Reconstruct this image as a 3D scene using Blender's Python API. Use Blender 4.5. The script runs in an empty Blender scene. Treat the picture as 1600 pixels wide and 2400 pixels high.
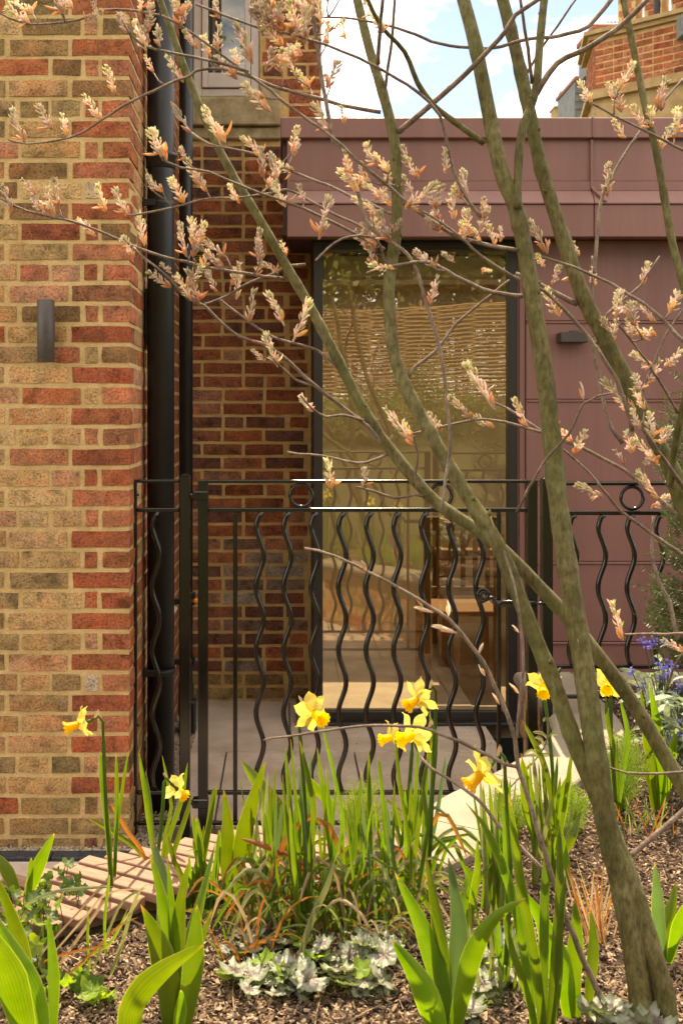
import bpy, bmesh, math, random
from mathutils import Vector, Matrix, Quaternion, noise as mnoise

random.seed(11)
scene = bpy.context.scene
COL = scene.collection
PI = math.pi

# ------------------------------------------------------------------ camera
F, VX, VY, CAMZ = 2500.0, 665.0, 965.0, 1.60      # focal length and vanishing point in photo pixels
cam_d = bpy.data.cameras.new('camera')
cam = bpy.data.objects.new('camera', cam_d)
COL.objects.link(cam)
cam.location = (0, 0, CAMZ)
cam.rotation_euler = (PI / 2, 0, 0)
cam_d.sensor_fit = 'VERTICAL'
cam_d.sensor_height = 36.0
cam_d.lens = F / 2400 * 36
cam_d.shift_x = (800 - VX) / 2400
cam_d.shift_y = -(1200 - VY) / 2400
cam_d.clip_start = 0.05
cam_d.clip_end = 2000
cam_d.dof.use_dof = True
cam_d.dof.focus_distance = 3.2
cam_d.dof.aperture_fstop = 9.0
scene.camera = cam

# ------------------------------------------------------------------ sky, sun, exposure
SUN_EL, SUN_AZ = math.radians(60), math.radians(5)          # azimuth from +Y towards +X
world = bpy.data.worlds.new('World')
scene.world = world
world.use_nodes = True
wn, wl = world.node_tree.nodes, world.node_tree.links
wn.clear()
w_out = wn.new('ShaderNodeOutputWorld')
w_bg = wn.new('ShaderNodeBackground')
w_sky = wn.new('ShaderNodeTexSky')
w_sky.sky_type = 'NISHITA'
w_sky.sun_disc = False
w_sky.sun_elevation = SUN_EL
w_sky.sun_rotation = SUN_AZ
w_sky.air_density = 0.4
w_sky.dust_density = 0.25
w_tc = wn.new('ShaderNodeTexCoord')
w_map = wn.new('ShaderNodeMapping')
w_map.inputs['Scale'].default_value = (1.0, 1.0, 2.2)
w_map.inputs['Location'].default_value = (8.4, 3.96, 0.0)
w_no = wn.new('ShaderNodeTexNoise')
w_no.inputs['Scale'].default_value = 4.5
w_no.inputs['Detail'].default_value = 9
w_no.inputs['Roughness'].default_value = 0.55
w_ramp = wn.new('ShaderNodeValToRGB')
w_ramp.color_ramp.elements[0].position = 0.40
w_ramp.color_ramp.elements[1].position = 0.70
w_mix = wn.new('ShaderNodeMix')
w_mix.data_type = 'RGBA'
w_mix.inputs[7].default_value = (10.6, 10.5, 10.5, 1)
wl.new(w_tc.outputs['Generated'], w_map.inputs['Vector'])
wl.new(w_map.outputs['Vector'], w_no.inputs['Vector'])
wl.new(w_no.outputs['Fac'], w_ramp.inputs['Fac'])
wl.new(w_ramp.outputs['Color'], w_mix.inputs[0])
wl.new(w_sky.outputs['Color'], w_mix.inputs[6])
wl.new(w_mix.outputs[2], w_bg.inputs['Color'])
w_bg.inputs['Strength'].default_value = 0.10
wl.new(w_bg.outputs['Background'], w_out.inputs['Surface'])

sun_d = bpy.data.lights.new('sun', 'SUN')
sun_d.energy = 2.0
sun_d.angle = math.radians(0.55)
sun_d.color = (1.0, 0.93, 0.80)
sun = bpy.data.objects.new('sun', sun_d)
COL.objects.link(sun)
sdir = Vector((math.sin(SUN_AZ) * math.cos(SUN_EL), math.cos(SUN_AZ) * math.cos(SUN_EL), math.sin(SUN_EL)))
sun.rotation_euler = sdir.to_track_quat('Z', 'Y').to_euler()

vs = scene.view_settings
vs.view_transform = 'Standard'
vs.look = 'None'
vs.gamma = 1.0
vs.use_curve_mapping = False
vs.exposure = 2.27
vs.use_white_balance = True
vs.white_balance_temperature = 8500
vs.white_balance_tint = 10
scene.render.engine = 'CYCLES'
scene.cycles.use_denoising = True
scene.cycles.max_bounces = 8
scene.cycles.transparent_max_bounces = 12
scene.cycles.caustics_reflective = False
scene.cycles.caustics_refractive = False

# ------------------------------------------------------------------ helpers
def P(x, y, Y):
    """photo pixel seen at depth Y -> world point"""
    return Vector(((x - VX) * Y / F, Y, CAMZ - (y - VY) * Y / F))

def tag(o, label=None, cat=None, group=None, kind=None):
    if label: o['label'] = label
    if cat: o['category'] = cat
    if group: o['group'] = group
    if kind: o['kind'] = kind
    return o

def empty(name, loc=(0, 0, 0)):
    o = bpy.data.objects.new(name, None)
    o.empty_display_size = 0.05
    COL.objects.link(o)
    o.location = loc
    return o

def wmat(o):
    return wmat(o.parent) @ o.matrix_parent_inverse @ o.matrix_basis if o.parent else o.matrix_basis.copy()

def link(name, me, parent=None, loc=None):
    o = bpy.data.objects.new(name, me)
    COL.objects.link(o)
    if loc is not None: o.location = loc
    if parent is not None:
        o.parent = parent
        wm = wmat(parent)
        o.matrix_parent_inverse = wm.inverted()
    return o

def mesh(name, v, f, mats, smooth=False, mi=None):
    me = bpy.data.meshes.new(name)
    me.from_pydata([tuple(p) for p in v], [], f)
    if not isinstance(mats, (list, tuple)): mats = [mats]
    for m in mats: me.materials.append(m)
    if mi: me.polygons.foreach_set('material_index', mi)
    if smooth: me.polygons.foreach_set('use_smooth', [True] * len(me.polygons))
    me.update()
    return me

class MB:
    """collects shapes into one mesh"""
    def __init__(s): s.v = []; s.f = []; s.mi = []
    def add(s, v, f, mi=0):
        n = len(s.v); s.v += [tuple(p) for p in v]; s.f += [[i + n for i in q] for q in f]; s.mi += [mi] * len(f)
        return s
    def box(s, x0, x1, y0, y1, z0, z1, mi=0):
        v = [(x, y, z) for z in (z0, z1) for y in (y0, y1) for x in (x0, x1)]
        return s.add(v, [(0, 2, 3, 1), (4, 5, 7, 6), (0, 1, 5, 4), (2, 6, 7, 3), (0, 4, 6, 2), (1, 3, 7, 5)], mi)
    def cbox(s, x0, x1, y0, y1, z0, z1, b=0.003, mi=0, seg=1):
        bm = bmesh.new()
        bmesh.ops.create_cube(bm, size=1)
        for q in bm.verts:
            q.co = ((x0 + x1) / 2 + q.co.x * (x1 - x0), (y0 + y1) / 2 + q.co.y * (y1 - y0), (z0 + z1) / 2 + q.co.z * (z1 - z0))
        bmesh.ops.bevel(bm, geom=bm.edges[:], offset=b, segments=seg, profile=0.5, affect='EDGES')
        bm.verts.ensure_lookup_table()
        v = [q.co[:] for q in bm.verts]; f = [[q.index for q in fa.verts] for fa in bm.faces]
        bm.free()
        return s.add(v, f, mi)
    def tube(s, pts, rad, n=8, cap=True, mi=0, sq=None):
        v, f = tube(pts, rad, n, cap, sq)
        return s.add(v, f, mi)
    def lathe(s, prof, c, axis=(0, 0, 1), n=24, mi=0):
        ax = Vector(axis).normalized(); q = ax.to_track_quat('Z', 'Y'); v = []; f = []
        for r, h in prof:
            for k in range(n):
                a = 2 * PI * k / n
                v.append(Vector(c) + q @ Vector((r * math.cos(a), r * math.sin(a), h)))
        for i in range(len(prof) - 1):
            for k in range(n):
                f.append((i * n + k, i * n + (k + 1) % n, (i + 1) * n + (k + 1) % n, (i + 1) * n + k))
        f.append(list(range(n))[::-1]); f.append([(len(prof) - 1) * n + k for k in range(n)])
        return s.add(v, f, mi)
    def obj(s, name, mats, parent=None, smooth=False):
        return link(name, mesh(name, s.v, s.f, mats, smooth, s.mi), parent)

def tube(pts, rad, n=8, cap=True, sq=None):
    pts = [Vector(p) for p in pts]
    if not hasattr(rad, '__len__'): rad = [rad] * len(pts)
    v = []; f = []
    up = None
    for i, p in enumerate(pts):
        t = (pts[min(i + 1, len(pts) - 1)] - pts[max(i - 1, 0)])
        if t.length < 1e-9: t = Vector((0, 0, 1))
        t.normalize()
        if up is None:
            up = Vector((0, 1, 0)) if abs(t.y) < 0.9 else Vector((1, 0, 0))
        s_ = t.cross(up).normalized(); u = s_.cross(t).normalized(); up = u
        for k in range(n):
            a = 2 * PI * (k + (0.5 if sq else 0)) / n
            v.append(p + (s_ * math.cos(a) + u * math.sin(a)) * rad[i])
    m = len(pts)
    for i in range(m - 1):
        for k in range(n):
            f.append((i * n + k, i * n + (k + 1) % n, (i + 1) * n + (k + 1) % n, (i + 1) * n + k))
    if cap:
        f.append(list(range(n))[::-1]); f.append([(m - 1) * n + k for k in range(n)])
    return v, f

def smooth_line(pts, step):
    """Catmull-Rom resampling of a list of Vectors"""
    out = []
    n = len(pts)
    for i in range(n - 1):
        p0, p1, p2, p3 = pts[max(i - 1, 0)], pts[i], pts[i + 1], pts[min(i + 2, n - 1)]
        k = max(1, int((p2 - p1).length / step))
        for j in range(k):
            t = j / k
            out.append(0.5 * ((2 * p1) + (p2 - p0) * t + (2 * p0 - 5 * p1 + 4 * p2 - p3) * t * t + (3 * p1 - p0 - 3 * p2 + p3) * t ** 3))
    out.append(pts[-1].copy())
    return out

# ------------------------------------------------------------------ materials
def base_mat(name):
    m = bpy.data.materials.new(name); m.use_nodes = True
    nt = m.node_tree
    return m, nt.nodes, nt.links, nt.nodes['Principled BSDF']

def nnoise(N, L, scale, detail=4, rough=0.55, coord='pos', stretch=None):
    t = N.new('ShaderNodeTexNoise'); t.inputs['Scale'].default_value = scale
    t.inputs['Detail'].default_value = detail; t.inputs['Roughness'].default_value = rough
    if coord == 'pos':
        g = N.new('ShaderNodeNewGeometry'); o = g.outputs['Position']
    else:
        g = N.new('ShaderNodeTexCoord'); o = g.outputs['Object']
    if stretch:
        mp = N.new('ShaderNodeMapping'); mp.inputs['Scale'].default_value = stretch
        L.new(o, mp.inputs['Vector']); o = mp.outputs['Vector']
    L.new(o, t.inputs['Vector'])
    return t

def ramp(N, L, src, stops):
    r = N.new('ShaderNodeValToRGB'); e = r.color_ramp.elements
    e[0].position, e[0].color = stops[0][0], (*stops[0][1], 1)
    e[1].position, e[1].color = stops[-1][0], (*stops[-1][1], 1)
    for p, c in stops[1:-1]:
        q = e.new(p); q.color = (*c, 1)
    L.new(src, r.inputs['Fac'])
    return r

def mixc(N, L, fac, a, b, mode='MIX'):
    m = N.new('ShaderNodeMix'); m.data_type = 'RGBA'; m.blend_type = mode
    for s_, i in ((fac, 0), (a, 6), (b, 7)):
        if hasattr(s_, 'is_output') or isinstance(s_, bpy.types.NodeSocket): L.new(s_, m.inputs[i])
        elif i == 0: m.inputs[0].default_value = s_
        else: m.inputs[i].default_value = (*s_, 1)
    return m.outputs[2]

def bump(N, L, b, src, dist=0.002, strength=1.0, prev=None):
    n = N.new('ShaderNodeBump'); n.inputs['Distance'].default_value = dist; n.inputs['Strength'].default_value = strength
    L.new(src, n.inputs['Height'])
    if prev: L.new(prev, n.inputs['Normal'])
    L.new(n.outputs['Normal'], b.inputs['Normal'])
    return n.outputs['Normal']

def noisy(name, c1, c2, scale, rough=0.8, bscale=None, bdist=0.001, metal=0, stretch=None, detail=5, spec=0.4, lo=0.35, hi=0.65, coord='pos'):
    m, N, L, b = base_mat(name)
    t = nnoise(N, L, scale, detail, 0.6, coord, stretch)
    r = ramp(N, L, t.outputs['Fac'], [(lo, c1), (hi, c2)])
    L.new(r.outputs['Color'], b.inputs['Base Color'])
    b.inputs['Roughness'].default_value = rough; b.inputs['Metallic'].default_value = metal
    b.inputs['Specular IOR Level'].default_value = spec
    if bscale:
        t2 = nnoise(N, L, bscale, 6, 0.65, coord, stretch)
        bump(N, L, b, t2.outputs['Fac'], bdist)
    return m

def brick_mat(name):
    m, N, L, b = base_mat(name)
    oi = N.new('ShaderNodeObjectInfo')
    t1 = nnoise(N, L, 18, 5, 0.6)
    t2 = nnoise(N, L, 120, 4, 0.7)
    t3 = nnoise(N, L, 330, 3, 0.7)
    t4 = nnoise(N, L, 9, 3, 0.5)
    c = mixc(N, L, 1.0, oi.outputs['Color'], ramp(N, L, t1.outputs['Fac'], [(0.30, (0.46, 0.43, 0.40)), (0.46, (.95, .95, .95)), (0.70, (1.30, 1.25, 1.18))]).outputs['Color'], 'MULTIPLY')
    c = mixc(N, L, 1.0, c, ramp(N, L, t2.outputs['Fac'], [(0.34, (0.42, 0.38, 0.35)), (0.50, (1, 1, 1)), (0.72, (1.22, 1.22, 1.2))]).outputs['Color'], 'MULTIPLY')
    spots = ramp(N, L, t3.outputs['Fac'], [(0.60, (0, 0, 0)), (0.72, (.75, .75, .75))])
    patch = ramp(N, L, t4.outputs['Fac'], [(0.50, (0, 0, 0)), (0.62, (0.55, 0.55, 0.55))])
    sp = mixc(N, L, 1.0, spots.outputs['Color'], patch.outputs['Color'], 'MULTIPLY')
    c = mixc(N, L, sp, c, (0.05, 0.04, 0.03))
    t8 = nnoise(N, L, 7, 4, 0.6)
    c = mixc(N, L, 1.0, c, ramp(N, L, t8.outputs['Fac'], [(0.34, (0.70, 0.72, 0.74)), (0.48, (1, 1, 1)), (0.64, (1.14, 0.90, 0.84))]).outputs['Color'], 'MULTIPLY')
    # lime bloom
    t5 = nnoise(N, L, 26, 6, 0.7)
    bl = ramp(N, L, t5.outputs['Fac'], [(0.62, (0, 0, 0)), (0.76, (0.45, 0.45, 0.45))])
    c = mixc(N, L, bl.outputs['Color'], c, (0.52, 0.43, 0.30))
    L.new(c, b.inputs['Base Color'])
    b.inputs['Roughness'].default_value = 0.92; b.inputs['Specular IOR Level'].default_value = 0.2
    nb = bump(N, L, b, t2.outputs['Fac'], 0.006)
    t6 = nnoise(N, L, 55, 6, 0.7)
    bump(N, L, b, t6.outputs['Fac'], 0.008, 1.0, nb)
    return m

def mortar_mat(name, c1, c2):
    m, N, L, b = base_mat(name)
    t = nnoise(N, L, 14, 5, 0.6)
    t2 = nnoise(N, L, 420, 3, 0.7)
    c = ramp(N, L, t.outputs['Fac'], [(0.33, c1), (0.66, c2)]).outputs['Color']
    c = mixc(N, L, 1.0, c, ramp(N, L, t2.outputs['Fac'], [(0.35, (0.72, 0.7, 0.66)), (0.65, (1.18, 1.18, 1.18))]).outputs['Color'], 'MULTIPLY')
    L.new(c, b.inputs['Base Color']); b.inputs['Roughness'].default_value = 0.95; b.inputs['Specular IOR Level'].default_value = 0.10
    n1 = bump(N, L, b, t2.outputs['Fac'], 0.002)
    t3 = nnoise(N, L, 45, 5, 0.6)
    bump(N, L, b, t3.outputs['Fac'], 0.006, 1.0, n1)
    return m

def leaf_mat(name, c1, c2, trans, scale=30, rough=0.45, tmix=0.45, stretch=None, veins=0, gloss=0.35, coord='pos'):
    m, N, L, b = base_mat(name)
    t = nnoise(N, L, scale, 4, 0.6, coord, stretch)
    oi = N.new('ShaderNodeObjectInfo')
    c = ramp(N, L, t.outputs['Fac'], [(0.3, c1), (0.7, c2)]).outputs['Color']
    hs = N.new('ShaderNodeHueSaturation')
    mr = N.new('ShaderNodeMapRange'); mr.inputs['To Min'].default_value = 0.8; mr.inputs['To Max'].default_value = 1.2
    L.new(oi.outputs['Random'], mr.inputs['Value']); L.new(mr.outputs['Result'], hs.inputs['Value'])
    if veins:
        at = N.new('ShaderNodeAttribute'); at.attribute_name = 'across'
        sn = N.new('ShaderNodeMath'); sn.operation = 'MULTIPLY'; sn.inputs[1].default_value = veins; L.new(at.outputs['Fac'], sn.inputs[0])
        cs = N.new('ShaderNodeMath'); cs.operation = 'COSINE'; L.new(sn.outputs[0], cs.inputs[0])
        vr = ramp(N, L, cs.outputs[0], [(0.0, (1, 1, 1)), (1.0, (.78, .82, .80))])
        c = mixc(N, L, 1.0, c, vr.outputs['Color'], 'MULTIPLY')
        ab = N.new('ShaderNodeMath'); ab.operation = 'ABSOLUTE'; L.new(at.outputs['Fac'], ab.inputs[0])
        er = ramp(N, L, ab.outputs[0], [(0.90, (0, 0, 0)), (0.99, (.55, .55, .55))])
        c = mixc(N, L, er.outputs['Color'], c, (.34, .40, .12))
        al = N.new('ShaderNodeAttribute'); al.attribute_name = 'along'
        tn = nnoise(N, L, 40, 4, 0.7)
        ta = N.new('ShaderNodeMath'); ta.operation = 'MULTIPLY_ADD'; ta.inputs[1].default_value = .30; L.new(tn.outputs['Fac'], ta.inputs[0]); L.new(al.outputs['Fac'], ta.inputs[2])
        sr = N.new('ShaderNodeMapRange'); sr.inputs['From Min'].default_value = 1.085; sr.inputs['From Max'].default_value = 1.14; sr.inputs['To Max'].default_value = .8; L.new(ta.outputs[0], sr.inputs['Value'])
        c = mixc(N, L, sr.outputs['Result'], c, (.36, .22, .08))
        sn2 = nnoise(N, L, 260, 2, 0.6)
        c = mixc(N, L, ramp(N, L, sn2.outputs['Fac'], [(0.70, (0, 0, 0)), (0.74, (.5, .5, .5))]).outputs['Color'], c, (.20, .13, .05))
    mr2 = N.new('ShaderNodeMapRange'); mr2.inputs['To Min'].default_value = 0.48; mr2.inputs['To Max'].default_value = 0.515
    L.new(oi.outputs['Random'], mr2.inputs['Value']); L.new(mr2.outputs['Result'], hs.inputs['Hue'])
    L.new(c, hs.inputs['Color'])
    L.new(hs.outputs['Color'], b.inputs['Base Color'])
    b.inputs['Roughness'].default_value = rough; b.inputs['Specular IOR Level'].default_value = gloss
    tr = N.new('ShaderNodeBsdfTranslucent')
    tc = mixc(N, L, 1.0, hs.outputs['Color'], trans, 'MULTIPLY')
    L.new(tc, tr.inputs['Color'])
    mx = N.new('ShaderNodeMixShader'); mx.inputs[0].default_value = tmix
    L.new(b.outputs[0], mx.inputs[1]); L.new(tr.outputs[0], mx.inputs[2])
    L.new(mx.outputs[0], N['Material Output'].inputs['Surface'])
    t2 = nnoise(N, L, scale * 5, 3, 0.6, coord, stretch)
    bump(N, L, b, t2.outputs['Fac'], 0.0006)
    return m

def simple(name, c, rough=0.5, metal=0, spec=0.5):
    m, N, L, b = base_mat(name)
    b.inputs['Base Color'].default_value = (*c, 1); b.inputs['Roughness'].default_value = rough
    b.inputs['Metallic'].default_value = metal; b.inputs['Specular IOR Level'].default_value = spec
    return m

M = {}
M['brick'] = brick_mat('weathered_brick')
M['mortar'] = mortar_mat('lime_mortar', (0.52, 0.35, 0.155), (0.66, 0.47, 0.235))
M['mortar_dark'] = mortar_mat('shaded_lime_mortar', (0.52, 0.33, 0.13), (0.66, 0.45, 0.20))
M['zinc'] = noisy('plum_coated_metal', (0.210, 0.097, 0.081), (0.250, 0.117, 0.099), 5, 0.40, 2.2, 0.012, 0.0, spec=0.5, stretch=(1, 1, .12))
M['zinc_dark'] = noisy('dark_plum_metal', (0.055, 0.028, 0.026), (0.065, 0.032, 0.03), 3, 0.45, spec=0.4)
M['iron'] = noisy('black_painted_iron', (0.0035, 0.0030, 0.0022), (0.0065, 0.0052, 0.0036), 30, 0.20, 220, 0.00004, spec=0.6)
M['pipe'] = noisy('black_plastic_pipe', (0.006, 0.0062, 0.0065), (0.010, 0.0102, 0.0108), 12, 0.42, 150, 0.0003, spec=0.45)
M['frame'] = simple('dark_window_frame', (0.022, 0.019, 0.017), 0.4)
M['upvc'] = noisy('pale_painted_window_frame', (0.52, 0.46, 0.42), (0.58, 0.51, 0.46), 8, 0.4)
M['stone'] = noisy('weathered_limestone', (0.26, 0.20, 0.10), (0.42, 0.34, 0.20), 16, 0.9, 90, 0.003)
M['coping'] = noisy('pale_sawn_stone', (0.24, 0.195, 0.145), (0.31, 0.255, 0.19), 9, 0.75, 110, 0.0015, stretch=(1, 1, 3))
M['paving'] = noisy('beige_stone_paving', (0.40, 0.31, 0.235), (0.56, 0.45, 0.36), 5, 0.6, 90, 0.001)
M['paving_bed'] = noisy('paving_joint', (0.09, 0.07, 0.05), (0.14, 0.11, 0.08), 30, 0.95)
M['slate'] = noisy('blue_black_slate', (0.018, 0.020, 0.026), (0.05, 0.055, 0.065), 60, 0.55, 160, 0.004)
M['gravel'] = noisy('pea_gravel', (0.28, 0.22, 0.15), (0.52, 0.43, 0.33), 40, 0.85)
M['timber'] = noisy('pink_oiled_hardwood', (0.235, 0.125, 0.08), (0.33, 0.19, 0.13), 14, 0.55, 80, 0.001, stretch=(1, 5, 5), coord='obj')
M['oak'] = noisy('oak', (0.20, 0.095, 0.035), (0.30, 0.15, 0.06), 14, 0.5, stretch=(6, 6, 1))
M['soil'] = noisy('brown_compost', (0.035, 0.021, 0.013), (0.10, 0.062, 0.040), 60, 0.95, 140, 0.012, spec=0.2)
M['chip_a'] = noisy('pale_bark_chip', (0.30, 0.20, 0.13), (0.48, 0.35, 0.24), 90, 0.9, spec=0.3)
M['chip_b'] = noisy('brown_bark_chip', (0.15, 0.09, 0.055), (0.28, 0.18, 0.115), 90, 0.9, spec=0.3)
M['chip_c'] = noisy('dark_bark_chip', (0.055, 0.034, 0.022), (0.12, 0.075, 0.048), 90, 0.9, spec=0.3)
def bark_mat(name, c1, c2, c3, sc=1.0, green=(0.085, 0.095, 0.018)):
    m, N, L, b = base_mat(name)
    t = nnoise(N, L, 16 * sc, 5, 0.6, stretch=(1, 1, 0.35))
    c = ramp(N, L, t.outputs['Fac'], [(0.30, c1), (0.5, c2), (0.70, c3)]).outputs['Color']
    t2 = nnoise(N, L, 130 * sc, 4, 0.65, stretch=(1, 1, 0.4))
    c = mixc(N, L, 1.0, c, ramp(N, L, t2.outputs['Fac'], [(0.33, (0.55, 0.52, 0.46)), (0.5, (1, 1, 1)), (0.64, (1.35, 1.35, 1.3))]).outputs['Color'], 'MULTIPLY')
    t7 = nnoise(N, L, 5 * sc, 3, 0.5)
    c = mixc(N, L, ramp(N, L, t7.outputs['Fac'], [(0.45, (0, 0, 0)), (0.62, (.35, .35, .35))]).outputs['Color'], c, green)
    L.new(c, b.inputs['Base Color']); b.inputs['Roughness'].default_value = 0.75; b.inputs['Specular IOR Level'].default_value = 0.3
    n1 = bump(N, L, b, t2.outputs['Fac'], 0.0025)
    w = N.new('ShaderNodeTexWave'); w.bands_direction = 'Z'; w.inputs['Scale'].default_value = 6.5; w.inputs['Distortion'].default_value = 5
    w.inputs['Detail'].default_value = 3
    g = N.new('ShaderNodeNewGeometry'); L.new(g.outputs['Position'], w.inputs['Vector'])
    bump(N, L, b, w.outputs['Fac'], 0.002, 0.8, n1)
    return m
M['bark'] = bark_mat('olive_bark', (0.066, 0.052, 0.017), (0.118, 0.098, 0.034), (0.175, 0.150, 0.070))
M['twig'] = bark_mat('purplish_twig', (0.11, 0.075, 0.055), (0.20, 0.14, 0.105), (0.32, 0.24, 0.19), 2, (0.20, 0.14, 0.10))
M['bud_green'] = leaf_mat('woolly_green_bud', (0.60, 0.57, 0.34), (0.86, 0.82, 0.70), (1.0, 0.98, 0.8), 90, 0.7, 0.6)
M['bud_pink'] = leaf_mat('silky_pink_bud', (0.84, 0.66, 0.56), (0.90, 0.84, 0.78), (1.0, 0.9, 0.85), 90, 0.6, 0.6)
M['bud_orange'] = leaf_mat('bronze_young_leaf', (0.78, 0.44, 0.20), (0.86, 0.62, 0.40), (1.0, 0.9, 0.7), 60, 0.5, 0.55)
M['tulip'] = leaf_mat('tulip_leaf', (0.075, 0.140, 0.012), (0.125, 0.195, 0.024), (2.3, 2.2, 0.6), 12, 0.42, 0.5, veins=34)
M['narrow'] = leaf_mat('daffodil_leaf', (0.065, 0.122, 0.014), (0.115, 0.180, 0.026), (2.3, 2.2, 0.6), 12, 0.42, 0.48, veins=16)
M['blue_leaf'] = leaf_mat('glaucous_leaf', (0.075, 0.125, 0.060), (0.110, 0.165, 0.080), (1.8, 2.0, 0.8), 12, 0.5, 0.4, veins=34)
M['pale_leaf'] = leaf_mat('pale_grass_leaf', (0.20, 0.22, 0.09), (0.33, 0.33, 0.17), (1.3, 1.3, 0.8), 20, 0.5, 0.4, veins=16)
M['dry_leaf'] = leaf_mat('dry_orange_leaf', (0.30, 0.13, 0.035), (0.44, 0.24, 0.06), (1.4, 1.1, 0.6), 14, 0.6, 0.4)
M['straw'] = leaf_mat('straw', (0.40, 0.27, 0.15), (0.58, 0.43, 0.28), (1.1, 1.0, 0.8), 30, 0.6, 0.35)
M['petal'] = leaf_mat('pale_yellow_petal', (0.84, 0.70, 0.13), (0.89, 0.79, 0.24), (1.05, 1.05, 0.8), 40, 0.5, 0.45)
M['trumpet'] = leaf_mat('deep_yellow_trumpet', (0.86, 0.56, 0.015), (0.89, 0.65, 0.03), (1.15, 1.0, 0.6), 40, 0.5, 0.45)
M['feather'] = leaf_mat('feathery_green', (0.16, 0.27, 0.03), (0.26, 0.38, 0.06), (2.0, 1.9, 0.7), 40, 0.5, 0.5)
M['geum'] = leaf_mat('dark_crinkled_leaf', (0.045, 0.085, 0.022), (0.085, 0.140, 0.035), (1.9, 2.0, 0.7), 40, 0.45, 0.4)
M['yew'] = leaf_mat('yew_needle', (0.030, 0.050, 0.012), (0.080, 0.115, 0.025), (1.6, 1.8, 0.7), 40, 0.4, 0.3)
M['lung'] = leaf_mat('silver_spotted_leaf', (0.10, 0.15, 0.07), (0.42, 0.47, 0.36), (1.2, 1.3, 0.9), 70, 0.5, 0.3)
M['blue'] = leaf_mat('blue_flower', (0.14, 0.13, 0.50), (0.26, 0.20, 0.62), (1.2, 1.1, 1.3), 60, 0.5, 0.4)
M['hedge'] = leaf_mat('hedge_leaf', (0.10, 0.13, 0.03), (0.20, 0.22, 0.06), (1.7, 1.8, 0.7), 9, 0.5, 0.35)
M['green_grass'] = noisy('lawn', (0.055, 0.058, 0.018), (0.085, 0.082, 0.028), 30, 0.9, 120, 0.01)
M['wattle'] = noisy('woven_hazel', (0.22, 0.135, 0.06), (0.40, 0.26, 0.13), 30, 0.8)
M['plaster'] = noisy('cream_plaster', (0.74, 0.62, 0.43), (0.79, 0.67, 0.48), 4, 0.9)
M['lamp_body'] = noisy('brown_grey_coated_metal', (0.062, 0.050, 0.044), (0.072, 0.059, 0.052), 20, 0.45)
M['orange_plastic'] = simple('orange_plastic', (0.75, 0.22, 0.01), 0.4)
M['white_label'] = simple('white_label', (0.7, 0.66, 0.58), 0.6)
M['lead'] = noisy('grey_lead', (0.11, 0.115, 0.105), (0.17, 0.175, 0.16), 12, 0.7)
M['ridge'] = noisy('clay_ridge', (0.26, 0.10, 0.07), (0.33, 0.14, 0.09), 12, 0.8)
M['old_stone'] = noisy('golden_ashlar', (0.30, 0.20, 0.085), (0.42, 0.29, 0.14), 7, 0.9, 60, 0.004)
M['dark_metal'] = simple('dark_gunmetal', (0.05, 0.05, 0.055), 0.4, 0.6)

def silver_leaf():
    m, N, L, b = base_mat('silvered_lobed_leaf')
    tc = N.new('ShaderNodeTexCoord')
    ln = N.new('ShaderNodeVectorMath'); ln.operation = 'LENGTH'; L.new(tc.outputs['Object'], ln.inputs[0])
    t = nnoise(N, L, 70, 5, 0.65)
    ad = N.new('ShaderNodeMath'); ad.operation = 'MULTIPLY_ADD'; ad.inputs[1].default_value = 0.022
    L.new(t.outputs['Fac'], ad.inputs[0]); L.new(ln.outputs['Value'], ad.inputs[2])
    r = ramp(N, L, ad.outputs[0], [(0.013, (0.075, 0.035, 0.038)), (0.021, (0.15, 0.12, 0.09)), (0.028, (0.34, 0.33, 0.28)), (0.040, (0.22, 0.25, 0.16)), (0.050, (0.08, 0.12, 0.03))])
    L.new(r.outputs['Color'], b.inputs['Base Color']); b.inputs['Roughness'].default_value = 0.42
    tr = N.new('ShaderNodeBsdfTranslucent'); tr.inputs['Color'].default_value = (0.30, 0.36, 0.10, 1)
    mx = N.new('ShaderNodeMixShader'); mx.inputs[0].default_value = 0.25
    L.new(b.outputs[0], mx.inputs[1]); L.new(tr.outputs[0], mx.inputs[2]); L.new(mx.outputs[0], N['Material Output'].inputs['Surface'])
    t2 = nnoise(N, L, 160, 3, 0.6); bump(N, L, b, t2.outputs['Fac'], 0.002)
    return m
M['silver'] = silver_leaf()

def glass_mat(name, refl, tint=(0.82, 0.80, 0.74)):
    m, N, L, b = base_mat(name)
    N.remove(b)
    tr = N.new('ShaderNodeBsdfTransparent'); tr.inputs['Color'].default_value = (*tint, 1)
    gl = N.new('ShaderNodeBsdfGlossy'); gl.inputs['Roughness'].default_value = 0.0
    gl.inputs['Color'].default_value = (1, 0.93, 0.80, 1)
    lw = N.new('ShaderNodeLayerWeight'); lw.inputs['Blend'].default_value = 0.25
    mr = N.new('ShaderNodeMapRange'); mr.inputs['To Min'].default_value = refl; mr.inputs['To Max'].default_value = 1.0
    L.new(lw.outputs['Fresnel'], mr.inputs['Value'])
    t = nnoise(N, L, 1.4, 2, 0.5)
    bn = N.new('ShaderNodeBump'); bn.inputs['Distance'].default_value = 0.0007; L.new(t.outputs['Fac'], bn.inputs['Height'])
    L.new(bn.outputs['Normal'], gl.inputs['Normal'])
    mx = N.new('ShaderNodeMixShader')
    L.new(mr.outputs['Result'], mx.inputs[0]); L.new(tr.outputs[0], mx.inputs[1]); L.new(gl.outputs[0], mx.inputs[2])
    L.new(mx.outputs[0], N['Material Output'].inputs['Surface'])
    return m
M['glass'] = glass_mat('coated_door_glass', 0.14, (0.92, 0.88, 0.78))
M['glass_roof'] = glass_mat('added_rooflight_glass', 0.05, (0.9, 0.9, 0.88))
M['glass_old'] = glass_mat('window_glass', 0.14, (0.6, 0.6, 0.55))

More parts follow.
